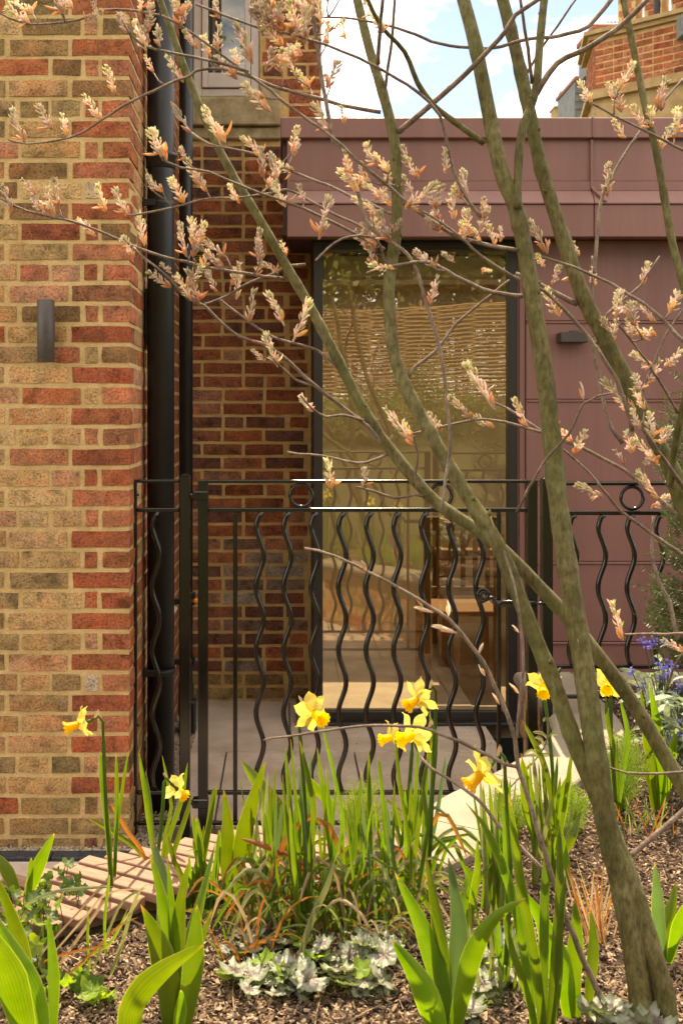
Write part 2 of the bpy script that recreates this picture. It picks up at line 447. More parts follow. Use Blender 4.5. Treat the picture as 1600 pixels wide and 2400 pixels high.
# ------------------------------------------------------------------ brick pieces
def brick_mesh(lx, ly, lz, seed, nx):
    """a hand-made brick: slightly irregular box, origin in its middle"""
    r = random.Random(seed)
    ny, nz = 1, 2
    idx = {}; v = []; f = []
    def vert(i, j, k):
        if (i, j, k) not in idx:
            x, y, z = (i / nx - .5) * lx, (j / ny - .5) * ly, (k / nz - .5) * lz
            ex = i in (0, nx); ez = k in (0, nz)
            jx = r.uniform(-.0022, .0008) * (1 if i == nx else -1) if ex else r.uniform(-.004, .004)
            jz = (r.uniform(-.0020, .0007) * (1 if k == nz else -1)) if ez else r.uniform(-.004, .004)
            jy = r.uniform(-.0010, .0010)
            if ex and ez: jx *= 1.5; jz *= 1.4
            x += jx; z += jz; y += jy if j == 0 else 0
            # soften the exposed arris
            if j == 0 and (ex or ez): y += r.uniform(.0005, .002)
            idx[(i, j, k)] = len(v); v.append((x, y, z))
        return idx[(i, j, k)]
    for j in (0, ny):
        for i in range(nx):
            for k in range(nz):
                q = [vert(i, j, k), vert(i + 1, j, k), vert(i + 1, j, k + 1), vert(i, j, k + 1)]
                f.append(q if j == 0 else q[::-1])
    for i in (0, nx):
        for k in range(nz):
            q = [vert(i, 0, k), vert(i, 1, k), vert(i, 1, k + 1), vert(i, 0, k + 1)]
            f.append(q[::-1] if i == 0 else q)
    for k in (0, nz):
        for i in range(nx):
            q = [vert(i, 0, k), vert(i + 1, 0, k), vert(i + 1, 1, k), vert(i, 1, k)]
            f.append(q[::-1] if k == 0 else q)
    return mesh('brick', v, f, M['brick'])

BM = {}
def bmesh_of(lx, ly, lz=0.0595, variants=6):
    key = (round(lx, 3), round(ly, 3), round(lz, 3))
    if key not in BM:
        BM[key] = [brick_mesh(lx, ly, lz, hash(key) % 1000 + i, 4 if lx > .15 else (2 if lx > .06 else 1)) for i in range(variants)]
    return random.choice(BM[key])

PAL = dict(
    red=[(0.42, 0.145, 0.066), (0.37, 0.118, 0.056), (0.45, 0.175, 0.092), (0.40, 0.155, 0.082), (0.35, 0.108, 0.052)],
    buff=[(0.54, 0.34, 0.155), (0.50, 0.305, 0.135), (0.58, 0.38, 0.185), (0.48, 0.30, 0.14), (0.54, 0.33, 0.165), (0.44, 0.28, 0.13), (0.52, 0.28, 0.15), (0.52, 0.26, 0.155), (0.40, 0.26, 0.13)],
    dark=[(0.24, 0.135, 0.06), (0.27, 0.15, 0.068), (0.22, 0.13, 0.06), (0.29, 0.15, 0.07)],
    brown=[(0.34, 0.118, 0.054), (0.30, 0.098, 0.046), (0.37, 0.135, 0.065), (0.27, 0.090, 0.045), (0.32, 0.125, 0.07), (0.21, 0.090, 0.058), (0.17, 0.082, 0.058), (0.38, 0.18, 0.11)],
    lime=[(0.40, 0.34, 0.27), (0.30, 0.22, 0.17), (0.22, 0.16, 0.11), (0.26, 0.17, 0.12)],
    olive=[(0.33, 0.225, 0.10), (0.28, 0.19, 0.085), (0.38, 0.255, 0.12)],
    white=[(0.52, 0.42, 0.30)],
)
def pick(k):
    c = random.choice(PAL[k]); s = random.uniform(.88, 1.12)
    return (c[0] * s, c[1] * s * random.uniform(.95, 1.05), c[2] * s, 1)

def put_brick(parent, me, loc, rz=0.0, col=(1, 1, 1, 1), name='brick'):
    o = link(name, me, parent)
    o.matrix_parent_inverse = Matrix.Identity(4)
    o.location = loc
    o.rotation_euler = (random.uniform(-.006, .006), random.uniform(-.009, .009), rz + random.uniform(-.004, .004))
    o.color = col
    return o

def join_bricks(name, items, parent, col):
    """bricks nobody can pick out: one mesh"""
    v = []; f = []
    for me, loc, rz in items:
        R = Matrix.Rotation(rz, 3, 'Z'); n = len(v)
        v += [R @ q.co + Vector(loc) for q in me.vertices]
        f += [[i + n for i in p.vertices] for p in me.polygons]
    if not v: return
    o = link(name, mesh(name, v, f, M['brick']), parent); o.color = col; o['kind'] = 'stuff'
    return o

# ================================================================== THE SETTING
# outer edge (patio side) of the raised planter, far end to near left
OUT = [(1.0, 4.66), (1.0, 4.12), (0.945, 3.80), (0.70, 3.43), (0.46, 3.16), (0.285, 2.90), (0.05, 2.74), (-0.30, 2.585), (-0.52, 2.46), (-0.90, 2.20), (-1.3, 1.95), (-1.9, 1.7), (-2.7, 1.5)]
OUTL = smooth_line([Vector((x, y, 0)) for x, y in OUT], 0.03)
SOIL_Z = 0.43
def side_of(x, y):
    """signed distance to the planter edge, positive inside the bed (camera side)"""
    best = 1e9; sg = 1
    p = Vector((x, y))
    for a, b in zip(OUTC[:-1], OUTC[1:]):
        d = b - a; t = max(0, min(1, (p - a).dot(d) / max(1e-9, d.length_squared))); q = a + d * t
        l = (p - q).length
        if l < best:
            best = l; c = d.x * (p.y - q.y) - d.y * (p.x - q.x); sg = 1 if c > 0 else -1
    return best * sg
OUTC = [v.xy.copy() for v in OUTL[::4]] + [OUTL[-1].xy.copy()]

def soil_z(x, y):
    z = SOIL_Z + 0.02 * mnoise.noise(Vector((x * 1.7, y * 1.7, 0))) + 0.012 * mnoise.noise(Vector((x * 7, y * 7, 3)))
    z += max(0, x - 1.3) * 0.06
    if y < 1.6: z += (1.6 - y) * 0.10
    return z

# ground: one sheet far out to the horizon, lawn behind the camera
mb = MB(); mb.box(-400, 400, -400, 400, -0.6, -0.30)
tag(mb.obj('ground', M['green_grass']), kind='structure')

# soil of the raised bed
def heightfield(x0, x1, y0, y1, st, fn):
    nx, ny = int((x1 - x0) / st), int((y1 - y0) / st)
    v = [(x0 + i * st, y0 + j * st, fn(x0 + i * st, y0 + j * st)) for j in range(ny + 1) for i in range(nx + 1)]
    f = [(j * (nx + 1) + i, j * (nx + 1) + i + 1, (j + 1) * (nx + 1) + i + 1, (j + 1) * (nx + 1) + i) for j in range(ny) for i in range(nx)]
    return v, f
def bed_fn(x, y):
    s = side_of(x, y)
    if y > 4.55: return -0.35
    s0 = .06 if y > 2.84 else -.02
    if s < s0: return -0.35
    if s < s0 + .06: return -0.35 + (soil_z(x, y) + .35) * (s - s0) / .06
    return soil_z(x, y) + 0.008 * mnoise.noise(Vector((x * 30, y * 30, 1)))
v, f = heightfield(-3.0, 4.2, 1.2, 4.61, 0.03, bed_fn)
f = [q for q in f if max(v[i][2] for i in q) > -0.3]
tag(link('soil_bed', mesh('soil_bed', v, f, M['soil'], True)), kind='structure')
v, f = heightfield(-14, 14, -26, 1.4, 0.5, lambda x, y: soil_z(x, 1.3) - 0.05 + max(0, min(1.3, (1.2 - y) * 0.17)) if y < 1.3 else soil_z(x, 1.4) - 0.03)
tag(link('lawn', mesh('lawn', v, f, M['green_grass'], True)), kind='structure')

# patio: slabs laid one by one on a bed
mb = MB(); mb.box(-4.0, 1.02, 1.3, 5.92, -0.16, -0.012)
patio = tag(mb.obj('patio', M['paving_bed']), kind='structure')
slab_me = []
sw, sd = 0.592, 0.892
for i in range(4):
    m_ = MB(); m_.cbox(-sw / 2, sw / 2, -sd / 2, sd / 2, -0.03, 0.0, 0.002)
    slab_me.append(mesh('slab', m_.v, m_.f, M['paving']))
for r_ in range(8):
    for c_ in range(8):
        x = -3.3 + c_ * 0.6 + (0.3 if r_ % 2 else 0) + 0.03
        y = 5.47 - r_ * 0.9 + 0.0
        if x - .3 > 1.0 or y < 1.2: continue
        if x < -0.85 and y > 3.9: continue
        me = slab_me[(r_ * 3 + c_) % 4]
        if x + sw / 2 > 1.03 or (x - sw / 2 < -0.50 and y + sd / 2 > 3.80) or y + sd / 2 > 5.9:
            x0, x1 = x - sw / 2, min(x + sw / 2, 1.025)
            y0, y1 = y - sd / 2, min(y + sd / 2, 5.9)
            if x0 < -0.50 and y1 > 3.8:
                if x1 < -0.42:
                    y1 = 3.795
                elif y0 > 3.7: x0 = -0.44
                else: y1 = min(y1, 3.795)
            if x1 - x0 < 0.05 or y1 - y0 < 0.05: continue
            m_ = MB(); m_.cbox(x0, x1, y0, y1, -0.03, 0.0, 0.002); m_.obj('slab', M['paving'], patio)
        else:
            o = link('slab', me, patio); o.matrix_parent_inverse = Matrix.Identity(4)
            o.location = (x, y, random.uniform(-.0006, .0006))

# slate kerb along the foot of the wall, gravel strips
for k in range(5):
    m_ = MB(); x1 = -0.53 - k * 0.302
    m_.cbox(x1 - 0.298, x1, 3.80, 3.862, -0.05, 0.012, 0.002)
    o = m_.obj('slate_kerb', M['slate'])
    tag(o, ['slate kerb block at the foot of the brick wall, nearest the gate', 'second slate kerb block from the gate at the wall foot', 'third slate kerb block from the gate at the wall foot', 'fourth slate kerb block from the gate at the wall foot', 'fifth slate kerb block from the gate at the wall foot'][k], 'kerb', 'slate kerb blocks')
mb = MB()
rg = random.Random(4)
def stone_at(mb, x, y, z, r):
    q = Quaternion((rg.random() - .5, rg.random() - .5, rg.random() - .5, rg.random() - .5)).normalized()
    v = [Vector(p) for p in ((1, 0, 0), (-1, 0, 0), (0, 1, 0), (0, -1, 0), (0, 0, .7), (0, 0, -.7))]
    s = [rg.uniform(.7, 1.2) * r for _ in range(3)]
    v = [q @ Vector((p.x * s[0], p.y * s[1], p.z * s[2])) + Vector((x, y, z)) for p in v]
    mb.add(v, [(0, 2, 4), (2, 1, 4), (1, 3, 4), (3, 0, 4), (2, 0, 5), (1, 2, 5), (3, 1, 5), (0, 3, 5)])
for _ in range(2600):
    stone_at(mb, rg.uniform(-1.6, -.50), rg.uniform(3.862, 3.905), rg.uniform(-.004, .010), rg.uniform(.003, .0065))
for _ in range(5200):
    stone_at(mb, rg.uniform(-.56, -.435), rg.uniform(3.85, 5.9), rg.uniform(-.006, .008), rg.uniform(.003, .0065))
tag(mb.obj('gravel', M['gravel']), 'pale pea gravel strip along the wall foot', 'gravel', kind='stuff')

# ------------------------------------------------------------------ brick house corner (left)
wing = empty('brick_house', (-1.2, 4.6, 0))
tag(wing, 'buff and red brick house corner filling the left side', 'house')
mb = MB(); mb.box(-2.6, -0.5660, 3.9042, 5.95, -0.2, 5.2)
mb.obj('mortar_core', M['mortar'], wing)
wing_hold = wing
far_items = {'buff': [], 'red': []}
XC, YC = -0.562, 3.9
def wing_col(n, corner):
    z = n * .075
    r = random.random()
    if n <= 2: return pick('olive' if r < .7 else 'red')
    if corner == 1: return pick('red') if r < .9 else pick('dark')
    if corner == 2: return pick('red') if r < .75 else (pick('white') if r < .80 else pick('buff'))
    if z > 2.45: return pick('olive' if r < .35 else ('dark' if r < .5 else ('red' if r < .6 else 'buff')))
    if z < 1.0: return pick('olive' if r < .3 else 'buff')
    return pick('dark') if r < .07 else (pick('red') if r < .17 else pick('buff'))
def wl_(p): return tuple(Vector(p) - wing.location)
for n in range(0, 69):
    zc = n * 0.075 + 0.0087
    near = zc < 3.16
    A = n % 2 == 1
    g = 0.0165
    jx = lambda: random.uniform(-.003, .003)
    # corner brick
    if A:
        me = bmesh_of(.212, .102); x = XC - .106; y = YC + .051; xl = XC - .212 - g
    else:
        me = bmesh_of(.102, .213); x = XC - .051; y = YC + .1065; xl = XC - .102 - g
    if near: put_brick(wing, me, wl_((x + jx(), y + random.uniform(-.001, .002), zc)), 0, wing_col(n, 1))
    else: far_items['red'].append((me, (x, y, zc), 0))
    # front face going left
    seq = []
    if not A: seq.append((.046, 2))
    if not A and n % 4 == 0 and random.random() < .6: seq += [(.102, 0), (.102, 0)]
    while sum(s_[0] for s_ in seq) < 1.4: seq.append((.213 if random.random() < .9 else .102, 0))
    for L_, cc in seq:
        L2 = L_
        me = bmesh_of(L2, .10)
        xm = xl - L2 / 2
        if near and xm > -1.22: put_brick(wing, me, wl_((xm + jx(), YC + .05 + random.uniform(-.0008, .0010), zc + random.uniform(-.002, .002))), 0, wing_col(n, cc))
        else: far_items['buff'].append((me, (xm, YC + .05, zc), 0))
        xl -= L2 + g + random.uniform(-.002, .003)
    # return face going back
    yl = YC + (.102 if A else .213) + g
    while yl < 5.85:
        L2 = min(.213, 5.90 - yl)
        if L2 < .03: break
        if L2 < .2: L2 = .102 if L2 > .102 else .046
        me = bmesh_of(L2, .10)
        ym = yl + L2 / 2
        if near and ym < 4.62: put_brick(wing, me, wl_((XC - .05 + random.uniform(-.002, .001), ym, zc)), PI / 2, pick('red') if random.random() < .55 else pick('buff'))
        else: far_items['red'].append((me, (XC - .05, ym, zc), PI / 2))
        yl += L2 + g
join_bricks('brickwork', far_items['buff'], wing, (0.42, 0.29, 0.15, 1))
join_bricks('brickwork', far_items['red'], wing, (0.30, 0.12, 0.06, 1))

# ------------------------------------------------------------------ rear wing of the house, with window
YB = 5.91
rear = empty('brick_house', (-0.2, 6.2, 0))
tag(rear, 'dark red brick rear house wall with pale window above stone sill', 'house')
mb = MB()
mb.box(-0.60, 0.150, YB + .0045, 6.15, -0.2, 3.05)
mb.box(-0.60, 0.208, YB + .0045, 6.15, 3.05, 3.326)
mb.box(-0.60, -0.505, YB + .0045, 6.15, 3.326, 5.4); mb.box(-0.133, 0.208, YB + .0045, 6.15, 3.326, 5.4)
mb.box(-0.60, 0.200, 6.15, 9.5, -0.2, 5.4)
mb.obj('mortar_core', M['mortar_dark'], rear)
far_b = []
def rl(p): return tuple(Vector(p) - rear.location)
for n in range(0, 72):
    zc = n * .075 + .0407
    x = -0.562 + random.choice([0, .0]) - (0.0 if n % 2 else .112)
    seq = 0
    while x < .215:
        L_ = .213 if random.random() < .8 else .102
        xr = .148 if zc < 3.05 else .213
        x0, x1 = max(x, -.560), min(x + L_, xr)
        x += L_ + .0165
        if x1 - x0 < .03: continue
        if 3.08 < zc < 3.345:
            if x1 < 0.0 - .012: continue
            x0 = max(x0, 0.0)
        if zc > 3.34:
            if x0 < -.135 and x1 > -.135: x0 = -.13
            if x0 < -.505 and x1 > -.505: x1 = -.51
            elif x0 >= -.51 and x1 <= -.13: continue
        if x1 - x0 < .03: continue
        if 1.6 + (965 - 622) * YB / F - .04 < zc < 1.6 + (965 - 591) * YB / F + .02 and x0 < -.373:
            if x1 < -.36: continue
            x0 = -.365
            if x1 - x0 < .03: continue
        Lq = x1 - x0
        for std in (.213, .170, .145, .102, .075, .046):
            if Lq >= std - .004: Lq = std; break
        me = bmesh_of(Lq, .10)
        xm = x0 + (x1 - x0) / 2
        r = random.random()
        c = pick('olive') if n < 2 else (pick('lime') if (zc < .9 and r < .55 and xm > -.30) else pick('brown'))
        if zc < 3.95: put_brick(rear, me, rl((xm, YB + .05 + random.uniform(-.0008, .001), zc)), 0, c)
        else: far_b.append((me, (xm, YB + .05, zc), 0))
join_bricks('brickwork', far_b, rear, (0.24, 0.085, 0.045, 1))
# corner of the rear wing above the roof, seen against the sky
# stone sill in two courses with a moulded lower edge
mb = MB()
mb.cbox(-.515, -.015, YB - .055, YB + .06, 3.175, 3.325, .006)
mb.cbox(-.515, -.130, YB - .03, YB + .06, 3.325, 3.345, .003)
mb.obj('stone_sill', M['stone'], rear)
mb = MB(); mb.cbox(-.515, -.012, YB - .025, YB + .06, 3.105, 3.172, .008); mb.obj('sill_moulding', M['stone'], rear)
mb = MB(); mb.cbox(-.128, -.012, YB - .02, YB + .06, 3.330, 3.395, .005); mb.obj('sill_stop', M['stone'], rear)
wz0 = 3.348
mb = MB()
mb.cbox(-.500, -.455, YB + .01, YB + .07, wz0, 5.0, .003); mb.cbox(-.182, -.137, YB + .01, YB + .07, wz0, 5.0, .003)
mb.cbox(-.4545, -.1825, YB + .012, YB + .07, wz0, wz0 + .045, .003)
win = mb.obj('window', M['upvc'], rear)
mb = MB()
mb.cbox(-.452, -.420, YB - .002, YB + .05, wz0 + .050, 4.99, .003); mb.cbox(-.217, -.185, YB - .002, YB + .05, wz0 + .050, 4.99, .003)
mb.cbox(-.4195, -.2175, YB - .002, YB + .05, wz0 + .050, wz0 + .13, .003)
mb.obj('sash', M['upvc'], win)
mb = MB(); mb.box(-.420, -.217, YB + .022, YB + .026, wz0 + .125, 4.99); mb.obj('pane', M['glass_old'], win)
mb = MB(); mb.box(-.46, -.17, YB + .12, YB + .13, wz0, 5.0); mb.obj('dim_room_sheet', simple('dim_room', (0.10, 0.09, 0.06), 0.9), win)  # dark sheet behind the pane, dimness of the room painted as its colour
# air brick
vx0, vx1, vz1, vz0 = -.496, -.373, 1.6 + (965 - 591) * YB / F, 1.6 + (965 - 622) * YB / F
mb = MB(); mb.box(vx0, vx1, YB - .004, YB + .02, vz0, vz0 + .006); mb.box(vx0, vx1, YB - .004, YB + .02, vz1 - .006, vz1); mb.box(vx0, vx0 + .006, YB - .004, YB + .02, vz0 + .006, vz1 - .006); mb.box(vx1 - .006, vx1, YB - .004, YB + .02, vz0 + .006, vz1 - .006)
vent = empty('air_vent', ((vx0 + vx1) / 2, YB, vz0)); tag(vent, 'small black louvred air vent in the rear brick wall', 'vent')
mb.obj('frame', M['pipe'], vent)
for k in range(5):
    m_ = MB(); zz = vz0 + .010 + k * .0125; m_.box(vx0 + .006, vx1 - .006, YB + .0, YB + .012, zz, zz + .005); m_.obj('slat', M['pipe'], vent)
mb = MB(); mb.box(vx0, vx1, YB + .016, YB + .02, vz0, vz1); mb.obj('back', simple('vent_void', (0.004, 0.004, 0.004), 0.9), vent)

# ------------------------------------------------------------------ metal-clad extension with glazed door
ext = empty('metal_clad_extension', (2.0, 5.5, 0))
tag(ext, 'plum metal-clad flat-roofed extension with big glazed door', 'extension')
YF = 5.33; XJ = 1.533; XR = 4.2; XL = 0.016
def zpx(y, Y): return CAMZ + (VY - y) * Y / F
zt = zpx(275, YF - .03); z1 = zpx(323, YF - .03); z2 = zpx(425, YF); z3 = zpx(447, YF - .012); z4 = zpx(476, YF - .055); z5 = zpx(555, YF - .055)
for a, b in ((-.017, XJ - .002), (XJ + .002, XR)):
    mb = MB(); mb.cbox(a, b, YF - .03, YF + .45, z1, zt, .004); mb.obj('roof_coping', M['zinc'], ext)
    a2 = XL if a < 0 else a
    mb = MB(); mb.cbox(a2, b, YF, YF + .05, z2 + .001, z1 + .02, .002); mb.obj('upper_fascia', M['zinc'], ext)
    mb = MB(); mb.cbox(a2, b, YF - .010, YF + .05, z3, z2 - .0015, .002); mb.obj('fascia_strip', M['zinc'], ext)
    mb = MB()
    mb.add([(a2, YF - .012, z3 - .001), (b, YF - .012, z3 - .001), (b, YF - .064, z4 + .002), (a2, YF - .064, z4 + .002), (a2, YF + .03, z3 - .001), (b, YF + .03, z3 - .001), (b, YF + .03, z4 - .004), (a2, YF + .03, z4 - .004), (a2, YF - .064, z4 - .004), (b, YF - .064, z4 - .004)],
           [(0, 3, 2, 1), (0, 1, 5, 4), (4, 5, 6, 7), (3, 8, 9, 2), (7, 6, 9, 8), (0, 4, 7, 8, 3), (1, 2, 9, 6, 5)])
    mb.obj('drip_flashing', M['zinc'], ext)
    mb = MB(); mb.cbox(a2, b, YF - .055, YF + .03, z5, z4 - .006, .003); mb.obj('lower_fascia', M['zinc'], ext)
# standing seam cover at the joint
mb = MB(); mb.cbox(XJ - .007, XJ + .007, YF - .016, YF + .01, z3 + .01, z1 - .002, .002)
mb.tube([(XJ, YF - .016, z3 + .015), (XJ + .01, YF - .03, z3 - .005), (XJ + .055, YF - .068, z4 + .006)], .007, 6)
mb.cbox(XJ - .004, XJ + .004, YF - .034, YF + .4, z1 + .003, zt + .004, .002)
mb.obj('standing_seam', M['zinc'], ext)
mb = MB(); mb.cbox(XL - .001, XL + .012, YF - .009, YF + .01, z4, z1 - .004, .003); mb.tube([(XL + .006, YF - .012, z4 + .03), (XL + .006, YF - .012, z4 + .035)], .009, 8); mb.obj('corner_trim', M['zinc'], ext)
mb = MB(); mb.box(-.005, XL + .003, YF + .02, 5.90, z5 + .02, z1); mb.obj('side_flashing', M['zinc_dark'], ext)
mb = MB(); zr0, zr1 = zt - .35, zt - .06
mb.box(0.0, XR, YF + .46, 5.9, zr0, zr1); mb.box(0.0, XR, 8.05, 9.4, zr0, zr1); mb.box(0.0, .3, 5.9, 8.05, zr0, zr1); mb.box(3.4, XR, 5.9, 8.05, zr0, zr1); mb.box(XL + .02, XR, YF + .06, YF + .44, z5 + .04, z1 - .01); mb.obj('roof', M['zinc_dark'], ext)  # roof left open in the middle for the added rooflight
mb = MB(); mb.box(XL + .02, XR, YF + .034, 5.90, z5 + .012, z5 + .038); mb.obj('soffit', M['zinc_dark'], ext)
# cladding boards, each with its rib
YCL = 5.45
zs = [zpx(y, YCL) for y in (568, 753, 937, 1130, 1317, 1505, 1692)]
zs[0] = z5 + .011; zs[-1] = -.01
for k in range(6):
    m_ = MB(); m_.cbox(1.236, XR, YCL, YCL + .05, zs[k + 1] + .0035, zs[k] - .0015, .002)
    m_.tube([(1.238, YCL - .002, zs[k] - .006), (XR, YCL - .002, zs[k] - .006)], .007, 6)
    m_.obj('cladding_panel', M['zinc'], ext)
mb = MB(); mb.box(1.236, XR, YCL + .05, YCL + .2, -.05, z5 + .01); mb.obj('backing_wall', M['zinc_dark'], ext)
mb = MB(); mb.cbox(1.205, 1.234, YCL + .010, YCL + .12, -.01, z5 + .010, .002); mb.cbox(1.196, 1.2045, YCL + .025, YCL + .12, -.01, z5 + .010, .001); mb.obj('door_jamb', M['zinc'], ext)
mb = MB(); mb.box(.3, 3.4, 5.9, 8.05, zr1 - .05, zr1 - .04); mb.obj('added_rooflight', M['glass_roof'], ext)  # unseen rooflight, added so that sun brightens the room
# glazed door
YG = 5.50
mb = MB()
mb.cbox(.152, .200, YG - .03, YG + .04, .012, z5 + .010, .002); mb.cbox(1.150, 1.1955, YG - .03, YG + .04, .012, z5 + .010, .002)
mb.cbox(.2005, 1.1495, YG - .03, YG + .04, .012, .062, .002); mb.cbox(.2005, 1.1495, YG - .03, YG + .04, z5 - .035, z5 + .010, .002)
door = mb.obj('glazed_door', M['frame'], ext)
mb = MB(); mb.box(.199, 1.151, YG, YG + .006, .06, z5 - .03); mb.obj('pane', M['glass'], door)
mb = MB(); mb.cbox(.065, 1.2, YG - .075, YG - .032, -.005, .014, .002); mb.cbox(.065, .15, YG - .032, YG + .2, -.005, .09, .003); mb.obj('threshold', M['frame'], door)
mb = MB(); mb.cbox(.205, 1.145, YG + .09, YG + .2, z5 - .16, z5 - .05, .004); mb.obj('blind_box', M['plaster'], ext)
# dark corner post between the brickwork and the door
mb = MB(); mb.box(.1505, .1515, YG + .05, 5.93, -.05, z5 + .01); mb.box(.16, .19, YG + .045, 6.2, -.05, z5 + .01); mb.obj('corner_post', M['frame'], ext)
# room behind the glass
mb = MB(); mb.box(.19, XR, YG + .06, 9.3, -.10, -.004); tag(mb.obj('floor_interior', M['paving']), kind='structure')
mb = MB(); mb.box(.20, XR, 8.1, 8.2, -.1, 2.62); mb.box(.195, .215, 6.22, 8.1, -.003, 2.62); mb.box(3.6, 3.7, 5.66, 8.1, -.003, 2.62)
tag(mb.obj('wall_interior', M['plaster']), kind='structure')
mb = MB(); mb.box(.20, XR, 5.72, 5.9, 2.56, 2.62); mb.box(.20, XR, 8.05, 8.1, 2.56, 2.62); mb.box(.20, .3, 5.9, 8.05, 2.56, 2.62); mb.box(3.4, XR, 5.9, 8.05, 2.56, 2.62); tag(mb.obj('ceiling_interior', M['plaster']), kind='structure')  # ceiling left open below the added rooflight
# oak table and slatted oak chairs, seen through the glass
tb = empty('oak_table', (1.6, 7.0, 0)); tag(tb, 'long oak dining table behind the glazed door', 'table')
mb = MB(); mb.cbox(.95, 2.6, 6.65, 7.5, .70, .74, .005); mb.obj('table_top', M['oak'], tb)
for x, y in ((1.02, 6.72), (2.5, 6.72), (1.02, 7.4), (2.5, 7.4)):
    m_ = MB(); m_.cbox(x - .04, x + .04, y - .04, y + .04, 0, .70, .004); m_.obj('leg', M['oak'], tb)
def chair(x, y, rz, label):
    c = empty('oak_chair', (x, y, 0)); tag(c, label, 'chair', 'oak chairs at the table')
    c.rotation_euler = (0, 0, rz)
    def pt(nm, *bx):
        m_ = MB()
        for b_ in bx: m_.cbox(*b_, .004)
        o = link(nm, mesh(nm, m_.v, m_.f, M['oak']), c); o.matrix_parent_inverse = Matrix.Identity(4)
    pt('seat', (-.22, .22, -.21, .21, .43, .46))
    for sx in (-.2, .2):
        pt('leg', (sx - .02, sx + .02, -.20, -.16, 0, .43)); pt('leg', (sx - .02, sx + .02, .17, .21, 0, 1.0))
    pt('top_rail', (-.18, .18, .175, .20, .92, 1.0)); pt('low_rail', (-.18, .18, .175, .20, .55, .60))
    for k in range(5): pt('slat', (-.145 + k * .07 - .014, -.145 + k * .07 + .014, .18, .195, .60, .92))
chair(1.02, 6.30, PI, 'slatted oak chair nearest the glass door')
chair(1.75, 6.30, PI, 'slatted oak chair further right behind the glass')
# ================================================================== PIPES, LAMPS
def bracket(mb, x, y, z, r, wx):
    mb.lathe([(r + .004, -.013), (r + .0045, -.006), (r + .006, -.004), (r + .006, .004), (r + .0045, .006), (r + .004, .013)], (x, y, z), n=28)
    mb.cbox(wx, x - r * .3, y - r - .004, y - r + .022, z - .013, z + .013, .002)
PX, PY, PR = -.495, 4.30, .0545
dp = empty('downpipe', (PX, PY, 0)); tag(dp, 'fat black round soil pipe against the brick return', 'pipe')
mb = MB(); mb.lathe([(PR, -.05), (PR, 5.2)], (PX, PY, 0), n=40); mb.obj('pipe', M['pipe'], dp, True)
zc = zpx(378, PY)
mb = MB(); mb.lathe([(PR, -.035), (PR + .004, -.030), (PR + .005, .012), (PR + .009, .016), (PR + .009, .026), (PR + .005, .030), (PR, .032)], (PX, PY, zc), n=40); mb.obj('collar', M['pipe'], dp, True)
for yy in (480, 1571):
    mb = MB(); bracket(mb, PX, PY, zpx(yy, PY), PR, -.560); mb.obj('bracket', M['pipe'], dp)
QX, QY, QR = -.486, 5.31, .034
dq = empty('downpipe', (QX, QY, 0)); tag(dq, 'slim black rainwater pipe behind the fat pipe', 'pipe')
mb = MB(); mb.lathe([(QR, .16), (QR, 5.2)], (QX, QY, 0), n=28); mb.obj('pipe', M['pipe'], dq, True)
mb = MB(); z_ = zpx(575, QY); mb.lathe([(QR, 0), (QR + .005, .004), (QR + .005, .075), (QR + .007, .078), (QR + .007, .088), (QR, .09)], (QX, QY, z_), n=28); mb.obj('collar', M['pipe'], dq, True)
mb = MB(); mb.lathe([(QR + .004, 0), (QR + .004, .16), (QR, .165)], (QX, QY, .09), n=24)
mb.cbox(QX - .03, QX + .05, QY - .05, QY + .04, .01, .17, .008); mb.obj('shoe', M['pipe'], dq)
for yy in (1408, 1548):
    mb = MB(); bracket(mb, QX, QY, zpx(yy, QY), QR, -.560); mb.cbox(QX + QR, QX + QR + .012, QY - .02, QY + .02, zpx(yy, QY) - .02, zpx(yy, QY) + .02, .003); mb.obj('bracket', M['pipe'], dq)
# garden tap with hose connector
tp = empty('garden_tap', (-.44, 5.25, 1.0)); tag(tp, 'small black garden tap with orange hose connector by the slim pipe', 'tap')
c_ = P(456, 1398, 5.22)
mb = MB(); mb.cbox(c_.x - .035, c_.x + .006, c_.y - .015, c_.y + .015, c_.z - .008, c_.z + .022, .004); mb.obj('tap_body', M['pipe'], tp)
mb = MB(); mb.lathe([(.009, -.032), (.013, -.028), (.013, -.012), (.010, -.008)], (c_.x + .004, c_.y, c_.z), n=14); mb.obj('hose_connector', M['orange_plastic'], tp, True)
mb = MB(); q_ = P(411, 1430, 5.2); mb.add([(q_.x - .02, q_.y, q_.z + .03), (q_.x + .012, q_.y, q_.z + .012), (q_.x - .008, q_.y, q_.z - .03), (q_.x - .02, q_.y, q_.z - .03), (q_.x - .02, q_.y + .001, q_.z + .03), (q_.x + .012, q_.y + .001, q_.z + .012), (q_.x - .008, q_.y + .001, q_.z - .03), (q_.x - .02, q_.y + .001, q_.z - .03)], [(0, 3, 2, 1), (4, 5, 6, 7), (0, 1, 5, 4), (1, 2, 6, 5), (2, 3, 7, 6), (3, 0, 4, 7)]); mb.obj('paper_tag', M['white_label'], tp)
# flat box on the brick return
mb = MB(); mb.cbox(-.561, -.532, 4.30, 4.44, zpx(806, 4.3), zpx(676, 4.3), .004)
tag(mb.obj('junction_box', M['pipe']), 'flat black electrical box on the brick return beside the fat pipe', 'junction box')
